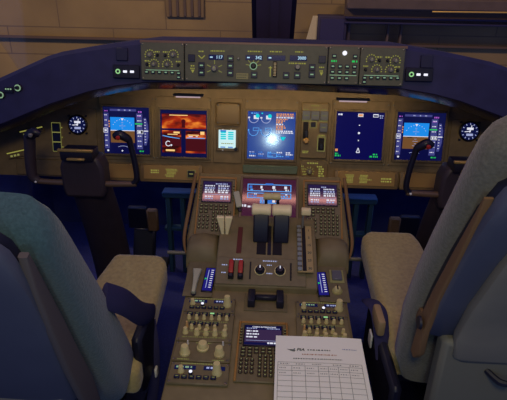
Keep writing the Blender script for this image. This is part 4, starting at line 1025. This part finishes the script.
# ------------------------------------------------------------------ control yokes
def yoke(label, cx):
    t = thing('control_yoke', label, 'yoke', Matrix.Translation((cx, 1.62, 0.80)), 'control yokes')
    # column: from the floor up to the hub
    MB().sweep([(0, 0.20, -0.80), (0, 0.17, -0.55), (0, 0.10, -0.28), (0, 0.03, -0.10)], [0.085, 0.082, 0.080, 0.076], yoke_m, 16, 6, 0.7).build('column', t)
    MB().loft([[(sx * w, y, z_) for sx, y in ((-1, -0.035), (1, -0.035), (1.0, 0.045), (-1.0, 0.045))] for w, z_ in ((0.070, -0.135), (0.078, -0.10), (0.078, -0.02), (0.062, 0.022))], yoke_m).build('hub', t, fix=True, bevel=0.012)
    MB().box((0, -0.025, 0.036), (0.112, 0.075, 0.034), dark_m, 0.005, 2).build('chart_holder', t)
    MB().box((0, -0.060, 0.056), (0.122, 0.012, 0.009), gold_m, 0.002).build('clip', t)
    MB().box((0.0, -0.066, 0.026), (0.062, 0.010, 0.008), gold_m, 0.002).build('clip', t)
    MB().sweep([(-0.186, -0.012, -0.082), (-0.10, -0.015, -0.084), (0, -0.012, -0.084), (0.10, -0.015, -0.084), (0.186, -0.012, -0.082)], [0.010, 0.011, 0.012, 0.011, 0.010], bar_m, 12, 4).build('cross_bar', t)
    MB().lathe((0, 0, 0), [(0.0045, 0), (0.0045, 0.004), (0.002, 0.006)], white_m, 8, Matrix.Rotation(RAD(90), 4, 'X')).build('bar_glint', t, (-0.175, -0.024, -0.080))  # white dot painted as a glint on the cross bar
    s0 = MB().lathe((0, 0, 0), [(0.0045, 0), (0.0045, 0.004), (0.002, 0.006)], white_m, 8, Matrix.Rotation(RAD(90), 4, 'X')).build('bar_glint', t, (0.055, -0.028, -0.080))  # second painted glint, nearer the hub
    for sx in (-1, 1):
        h = MB().sweep([(sx * 0.170, -0.012, -0.084), (sx * 0.190, -0.012, -0.062), (sx * 0.188, -0.010, 0.0), (sx * 0.180, -0.010, 0.055), (sx * 0.172, -0.012, 0.090), (sx * 0.146, -0.018, 0.104)], ([0.010, 0.0105, 0.0105, 0.0105, 0.012, 0.012] if sx * cx < 0 else [0.014, 0.018, 0.019, 0.019, 0.020, 0.017]), grip_m if sx * cx < 0 else yoke_m, 14, 5).build('grip', t)
        MB().sweep([(sx * 0.176, -0.02, 0.088), (sx * 0.150, -0.026, 0.106), (sx * 0.130, -0.024, 0.098)], [0.013, 0.017, 0.012], grip_m, 12, 4).build('grip_head', h)
        sw = MB().lathe((0, 0, 0), [(0.006, 0), (0.006, 0.006), (0.008, 0.008), (0.005, 0.012)], red_m if sx * cx < 0 else grey_m, 10, Matrix.Rotation(RAD(90), 4, 'X')).build('trim_switch', h, (sx * 0.150, -0.046, 0.103))
    return t
yoke('left control yoke with gold clips in front of the leftmost display', -0.667)
yoke('right control yoke mostly hidden behind the right seat', 0.672)

# rudder pedals and footwell fittings
for x, lab in ((-0.57, 'inner left rudder pedal low in the dark left footwell'), (0.61, 'rudder pedal low in the dark right footwell')):
    t = thing('rudder_pedal', lab, 'pedal', Matrix.Translation((x, 2.15, 0.30)), 'rudder pedals')
    sx = 1 if x < 0 else -1
    MB().box((sx * -0.065, 0.02, -0.19), (0.11, 0.05, 0.22), dark_m, 0.01, R=Matrix.Rotation(RAD(-25), 4, 'X')).build('arm', t)
    MB().box((sx * -0.075, -0.005, 0.0 - 0.185 + 0.19), (0.10, 0.03, 0.12), dark_m, 0.008).build('pedal_plate', t)
    MB().box((0, -0.02, 0.0), (0.055, 0.03, 0.12), pedal_m, 0.008).build('toe_pad', t)
    MB().box((sx * -0.05, 0.03, -0.285), (0.2, 0.1, 0.03), dark_m, 0.006).build('base', t)
for s, lab in ((-1, 'blue-grey metal frame left of the pedestal in the footwell'), (1, 'blue-grey metal frame right of the pedestal in the footwell')):
    t = thing('footwell_frame', lab, 'frame', Matrix.Translation((s * 0.42, 2.15, 0.0)), 'footwell frames')
    a = MB().box((0, 0, 0.22), (0.022, 0.05, 0.44), foot_m, 0.004).build('upright', t, (-0.07, 0, 0))
    for x in (0.0, 0.07): part('upright', a, t, (x, 0, 0))
    MB().box((0, 0, 0.44), (0.19, 0.06, 0.035), foot_m, 0.006).build('top_rail', t)
    MB().box((0, 0, 0.25), (0.19, 0.04, 0.02), foot_m, 0.004).build('mid_rail', t)
    fr = MB().lathe((0, 0, 0), [(0.008, -0.065), (0.008, 0.065)], grey_m, 10, Matrix.Rotation(RAD(90), 4, 'Y')).build('foot_rail', loc=(s * 0.335, 1.68, 0.392))
    tag(fr, 'thin pale rail sticking out from the %s side of the pedestal' % ('left' if s < 0 else 'right'), 'rail', 'pedestal foot rails')

# ------------------------------------------------------------------ seats
def rrect(c, X, N, hw, ht, e=4.0, n=28):
    out = []
    for i in range(n):
        a = 2 * math.pi * i / n; ca, sa = math.cos(a), math.sin(a)
        px = math.copysign(abs(ca) ** (2 / e), ca) * hw; pn = math.copysign(abs(sa) ** (2 / e), sa) * ht
        out.append(c + X * px + N * pn)
    return out
def back_loft(mb, st, m, side):
    """st: list of (y, z, hw, thick, x_shift); c is the front face line, thickness goes aft"""
    X = Vector((1, 0, 0)); R = []
    for i, (y, z, hw, th, dx) in enumerate(st):
        a = st[max(i - 1, 0)]; b = st[min(i + 1, len(st) - 1)]
        T = Vector((0, b[0] - a[0], b[1] - a[1])).normalized(); N = X.cross(T)
        if N.y > 0: N = -N
        R.append(rrect(Vector((dx, y, z)) + N * th / 2, X, N, hw, th / 2, 5.0))
    mb.loft(R, m); return mb
def seat(label, s, cx, front, fab, cush, ch, shell_st, edge_m, tag_side):
    t = thing('pilot_seat', label, 'seat', Matrix.Translation((cx, 1.1, 0)), 'pilot seats')
    L = lambda st: [(y - 1.1, z, hw, th, dx) for y, z, hw, th, dx in st]
    back_loft(MB(), L(front), fab, s).build('backrest_cushion', t, smooth=50, fix=True)
    back_loft(MB(), L(shell_st), shell_m, s).build('back_shell', t, smooth=50, fix=True)
    # seat cushion: two thigh pads and a rear pad round the notch for the control column
    yf, z0, yb = ch
    inn = 0.262 if s > 0 else 0.282
    outl = [(-inn, yb), (inn, yb), (inn, yf - 0.03), (inn - 0.03, yf), (inn - 0.19, yf), (inn - 0.205, yf - 0.06), (0.05, yf - 0.16), (-0.05, yf - 0.16), (-(inn - 0.205), yf - 0.06), (-(inn - 0.19), yf), (-(inn - 0.03), yf), (-inn, yf - 0.03)]
    sl_ = cush
    mb = MB(); n = len(outl)
    V = [(x, y - 1.1, z0 + (y - yf) * sl_ - 0.09) for x, y in outl] + [(x, y - 1.1, z0 + (y - yf) * sl_) for x, y in outl]
    Fc = [list(range(n - 1, -1, -1)), list(range(n, 2 * n))] + [[i, (i + 1) % n, (i + 1) % n + n, i + n] for i in range(n)]
    mb.add(V, Fc, fleece_m); o = mb.build('seat_cushion', t, fix=True, smooth=50)
    md = o.modifiers.new('edge_round', 'BEVEL'); md.width = 0.028; md.segments = 4; md.limit_method = 'ANGLE'
    MB().box((0, (yf + yb) / 2 - 1.1 - 0.06, z0 - 0.17), (0.46, yf - yb - 0.22, 0.10), dark_m, 0.02, 2).build('seat_pan', t)
    MB().box((0, 0.06, 0.13), (0.26, 0.34, 0.26), dark_m, 0.03, 2).build('pedestal_leg', t)
    MB().box((0, 0.05, 0.012), (0.42, 0.50, 0.024), dark_m, 0.008).build('floor_rail', t)
    return t
# right seat
def shell_edge(mb, st, m, x, hw):
    return back_loft(mb, [(y - 1.1, z, hw, th, x) for y, z, _w, th, _d in st], m, 1)
cxr = 0.605
fr = [(1.075, 0.47, 0.235, 0.09, 0), (1.05, 0.53, 0.262, 0.092, 0), (1.035, 0.68, 0.265, 0.090, 0), (0.985, 0.82, 0.266, 0.088, 0), (0.925, 0.95, 0.266, 0.086, 0), (0.865, 1.07, 0.266, 0.084, 0), (0.832, 1.140, 0.266, 0.082, 0), (0.808, 1.188, 0.263, 0.076, 0), (0.794, 1.214, 0.253, 0.066, 0), (0.786, 1.229, 0.230, 0.048, 0), (0.782, 1.236, 0.19, 0.026, 0)]
sh = [(0.934, 0.69, 0.236, 0.05, 0), (0.932, 0.71, 0.245, 0.062, 0), (0.888, 0.82, 0.247, 0.058, 0), (0.829, 0.95, 0.247, 0.052, 0), (0.773, 1.06, 0.244, 0.048, 0), (0.744, 1.118, 0.232, 0.042, 0), (0.730, 1.145, 0.205, 0.026, 0)]
edge_st = [(0.950, 0.60, 0, 0.040, 0), (0.945, 0.64, 0, 0.075, 0), (0.935, 0.71, 0, 0.066, 0), (0.890, 0.82, 0, 0.052, 0), (0.831, 0.95, 0, 0.040, 0), (0.782, 1.05, 0, 0.022, 0), (0.762, 1.09, 0, 0.008, 0)]
rs = seat('right pilot seat seen from behind with warm-lit taupe edge and grey-blue shell', 1, cxr, fr, fab_lit_m, 0.10, (1.615, 0.562, 1.03), sh, strip_m, 1)
shell_edge(MB(), [(y - 0.012, z, w_, th * 0.68, d_) for y, z, w_, th, d_ in edge_st], strip_m, -0.244, 0.008).build('shell_edging', rs, fix=True)
back_loft(MB(), [(y - 1.1 + 0.028, z, hw - 0.001, 0.045, 0) for y, z, hw, th, dx in sh], dark_m, 1).build('gap_shade', rs, fix=True)  # dark filler stands in for the shade between cushion and shell
back_loft(MB(), [(0.862 - 1.1, 0.64, 0.182, 0.02, 0.01), (0.872 - 1.1, 0.66, 0.202, 0.04, 0.01), (0.873 - 1.1, 0.72, 0.206, 0.04, 0.01), (0.838 - 1.1, 0.82, 0.206, 0.04, 0.01), (0.784 - 1.1, 0.95, 0.198, 0.035, 0.01), (0.736 - 1.1, 1.06, 0.186, 0.022, 0.01)], shell2_m, 1).build('back_panel', rs, smooth=50, fix=True)
MB().lathe((0, 0, 0), [(0.030, -0.012), (0.030, 0), (0.026, 0.012)], strip_m, 24, Matrix.Rotation(RAD(-90), 4, 'Y')).build('recline_hub', rs, (-0.238, 0.925 - 1.1, 0.70))
MB().lathe((0, 0, 0), [(0.016, 0), (0.014, 0.005)], dark_m, 18, Matrix.Rotation(RAD(-90), 4, 'Y')).build('hub_cap', rs, (-0.258, 0.893 - 1.1, 0.715))
MB().loft([[(x, y - 1.1, z_) for x, y in ((-0.215, 0.85), (0.25, 0.84), (0.25, 0.89), (-0.215, 0.90))] for z_ in (0.36, 0.70)], mat('base_grey_olive', (104, 102, 90), 0.6)).build('lower_shell', rs, fix=True, bevel=0.012)
MB().box((0.08, 0.80 - 1.1, 0.40), (0.26, 0.10, 0.26), shell_m, 0.02, 2).build('recline_actuator', rs)
MB().box((-0.10, 0.86 - 1.1, 0.40), (0.16, 0.08, 0.16), mat('base_olive_grey', (92, 88, 84), 0.6), 0.015, 2).build('base_cover', rs)
lv = MB().sweep([(-0.11, 0.85 - 1.1, 0.625), (-0.09, 0.825 - 1.1, 0.617), (-0.07, 0.815 - 1.1, 0.62)], [0.007, 0.008, 0.006], dark_m, 8).build('release_lever', rs)
MB().sweep([(-0.285, 1.26 - 1.1, 0.50), (-0.288, 1.20 - 1.1, 0.535), (-0.282, 1.13 - 1.1, 0.545), (-0.275, 1.06 - 1.1, 0.45)], [0.024, 0.026, 0.024, 0.02], belt_m, 10, 5, 0.35).build('lap_belt', rs)
MB().box((-0.292, 1.10 - 1.1, 0.555), (0.022, 0.085, 0.05), buckle_m, 0.008, 2).build('buckle', rs)
MB().box((-0.296, 1.14 - 1.1, 0.455), (0.006, 0.035, 0.045), white_m, 0.002).build('belt_tag', rs)
MB().box((-0.275, 1.08 - 1.1, 0.41), (0.03, 0.34, 0.17), dark_m, 0.01).build('side_bracket', rs)
# left seat: lower and reclined
cxl = -0.625
fl_ = [(1.12, 0.40, 0.24, 0.15, 0), (1.09, 0.46, 0.262, 0.19, 0), (1.005, 0.62, 0.268, 0.185, 0), (0.925, 0.76, 0.268, 0.155, 0), (0.85, 0.885, 0.268, 0.125, 0), (0.79, 0.985, 0.268, 0.108, 0), (0.764, 1.030, 0.266, 0.10, 0), (0.748, 1.055, 0.260, 0.086, 0), (0.738, 1.070, 0.246, 0.066, 0), (0.732, 1.079, 0.232, 0.035, 0)]
shl = [(0.83, 0.52, 0.20, 0.05, 0), (0.805, 0.60, 0.228, 0.06, 0), (0.760, 0.72, 0.236, 0.058, 0), (0.718, 0.84, 0.240, 0.052, 0), (0.676, 0.95, 0.240, 0.048, 0), (0.642, 1.030, 0.232, 0.042, 0), (0.628, 1.060, 0.212, 0.032, 0), (0.622, 1.074, 0.17, 0.018, 0)]
ls = seat('left pilot seat seen from behind with teal fabric backrest, reclined', -1, cxl, fl_, fab_m, 0.22, (1.46, 0.522, 1.00), shl, strip2_m, -1)
shell_edge(MB(), [(0.83, 0.50, 0, 0.05, 0), (0.808, 0.60, 0, 0.062, 0), (0.763, 0.72, 0, 0.056, 0), (0.721, 0.84, 0, 0.045, 0), (0.679, 0.95, 0, 0.03, 0), (0.655, 1.01, 0, 0.012, 0)], strip2_m, 0.240, 0.008).build('shell_edging', ls, fix=True)
back_loft(MB(), [(y - 1.1 + 0.028, z, hw - 0.012, 0.03, 0) for y, z, hw, th, dx in shl], dark_m, 1).build('gap_shade', ls, fix=True)  # dark filler draws the shade in this gap too
MB().sweep([(0.258, 0.90 - 1.1, 0.75), (0.284, 0.955 - 1.1, 0.69), (0.288, 1.06 - 1.1, 0.575), (0.280, 1.20 - 1.1, 0.465)], [0.03, 0.032, 0.032, 0.03], belt_m, 10, 6, 0.3, Vector((0, 0.6, 0.8))).build('lap_belt', ls)
MB().box((0.272, 1.12 - 1.1, 0.40), (0.03, 0.16, 0.20), dark_m, 0.01).build('side_bracket', ls)
MB().sweep([(0.27, 1.20 - 1.1, 0.44), (0.285, 1.16 - 1.1, 0.36), (0.285, 1.14 - 1.1, 0.26), (0.27, 1.13 - 1.1, 0.16)], [0.018, 0.018, 0.016, 0.016], belt_m, 8, 5, 0.4).build('hanging_strap', ls)
MB().box((0.296, 1.13 - 1.1, 0.30), (0.008, 0.022, 0.034), white_m, 0.003).build('belt_tag', ls)
MB().loft([[(x, y - 1.1, z_) for x, y in ((-0.22, 0.74), (0.205, 0.75), (0.205, 0.79), (-0.22, 0.78))] for z_ in (0.36, 0.60)], shell2_m).build('lower_shell', ls, fix=True, bevel=0.012)

# ------------------------------------------------------------------ light
def area(name, loc, size, energy, col, target):
    L = bpy.data.lights.new(name, 'AREA'); L.shape = 'RECTANGLE'; L.size, L.size_y = size; L.energy = energy; L.color = col
    o = bpy.data.objects.new(name, L); COL.objects.link(o); o.location = loc
    o.rotation_euler = (Vector(target) - Vector(loc)).to_track_quat('-Z', 'Y').to_euler(); return o
area('overhead_strip_lamp', (0, 1.115, 2.1), (1.7, 0.035), 3.2, (1.0, 0.42, 0.32), (0, 1.25, 0))
area('rear_dome_lamp', (0.0, -0.3, 2.1), (0.5, 0.3), 10, (1.0, 0.84, 0.46), (0, 1.4, 0.6))
area('hood_flood_lamp', (0, 1.815, 1.018), (1.0, 0.02), 0.6, (1.0, 0.74, 0.38), (0, 1.95, 0.83))
for sx in (-1, 1): area('footwell_fill', (sx * 0.75, 2.1, 0.57), (0.8, 0.15), 0.45, (0.12, 0.26, 1.0), (sx * 0.75, 1.95, 0.0))  # added blue fill light to lift the dark footwells, not a fitted lamp
# reflected lamp: small lamp low behind the pedestal, mirrored in the engine display
cp = Vector((0, 0, ZC)); hit = PANEL.pt(0.004, -0.030, 0.006); nrm = PANEL.M.to_3x3() @ Vector((0, 0, 1))
d = (hit - cp).normalized(); r_ = d - 2 * d.dot(nrm) * nrm
Lp = bpy.data.lights.new('aisle_lamp', 'AREA'); Lp.shape = 'DISK'; Lp.size = 0.06; Lp.energy = 1.1; Lp.color = (0.66, 0.94, 1.0)
lo = bpy.data.objects.new('aisle_lamp', Lp); COL.objects.link(lo); lo.location = hit + r_ * 2.3; lo.rotation_euler = (-r_).to_track_quat('-Z', 'Y').to_euler()
# building lamps outside
area('hangar_lamp', (-3.2, 4.2, 4.6), (1.5, 0.6), 240, (1.0, 0.74, 0.38), (-2.6, 9, 0.4))
area('hangar_lamp', (3.4, 4.6, 4.6), (1.5, 0.6), 110, (1.0, 0.72, 0.42), (3.0, 9, 0.4))
w = bpy.data.worlds.new('night_air'); scene.world = w; w.use_nodes = True
bg = w.node_tree.nodes['Background']; bg.inputs['Color'].default_value = (0.12, 0.19, 0.58, 1); bg.inputs['Strength'].default_value = 0.52

# ------------------------------------------------------------------ camera
yaw, pitch, roll = RAD(2.0), RAD(25), RAD(1.05)
f = Vector((-math.sin(yaw) * math.cos(pitch), math.cos(yaw) * math.cos(pitch), -math.sin(pitch)))
r = Vector((math.cos(yaw), math.sin(yaw), 0)); u = r.cross(f)
r2 = r * math.cos(roll) + u * math.sin(roll); u2 = -r * math.sin(roll) + u * math.cos(roll)
cam = bpy.data.cameras.new('camera'); cam.sensor_fit = 'HORIZONTAL'; cam.sensor_width = 36; cam.lens = 36 * 490 / 507; cam.clip_start = 0.02
co = bpy.data.objects.new('camera', cam); COL.objects.link(co)
co.matrix_world = Matrix(((r2.x, u2.x, -f.x, 0), (r2.y, u2.y, -f.y, 0), (r2.z, u2.z, -f.z, ZC), (0, 0, 0, 1)))
scene.camera = co
scene.view_settings.view_transform = 'Standard'; scene.view_settings.look = 'None'
scene.view_settings.gamma = 1; scene.view_settings.use_curve_mapping = False; scene.view_settings.exposure = 0
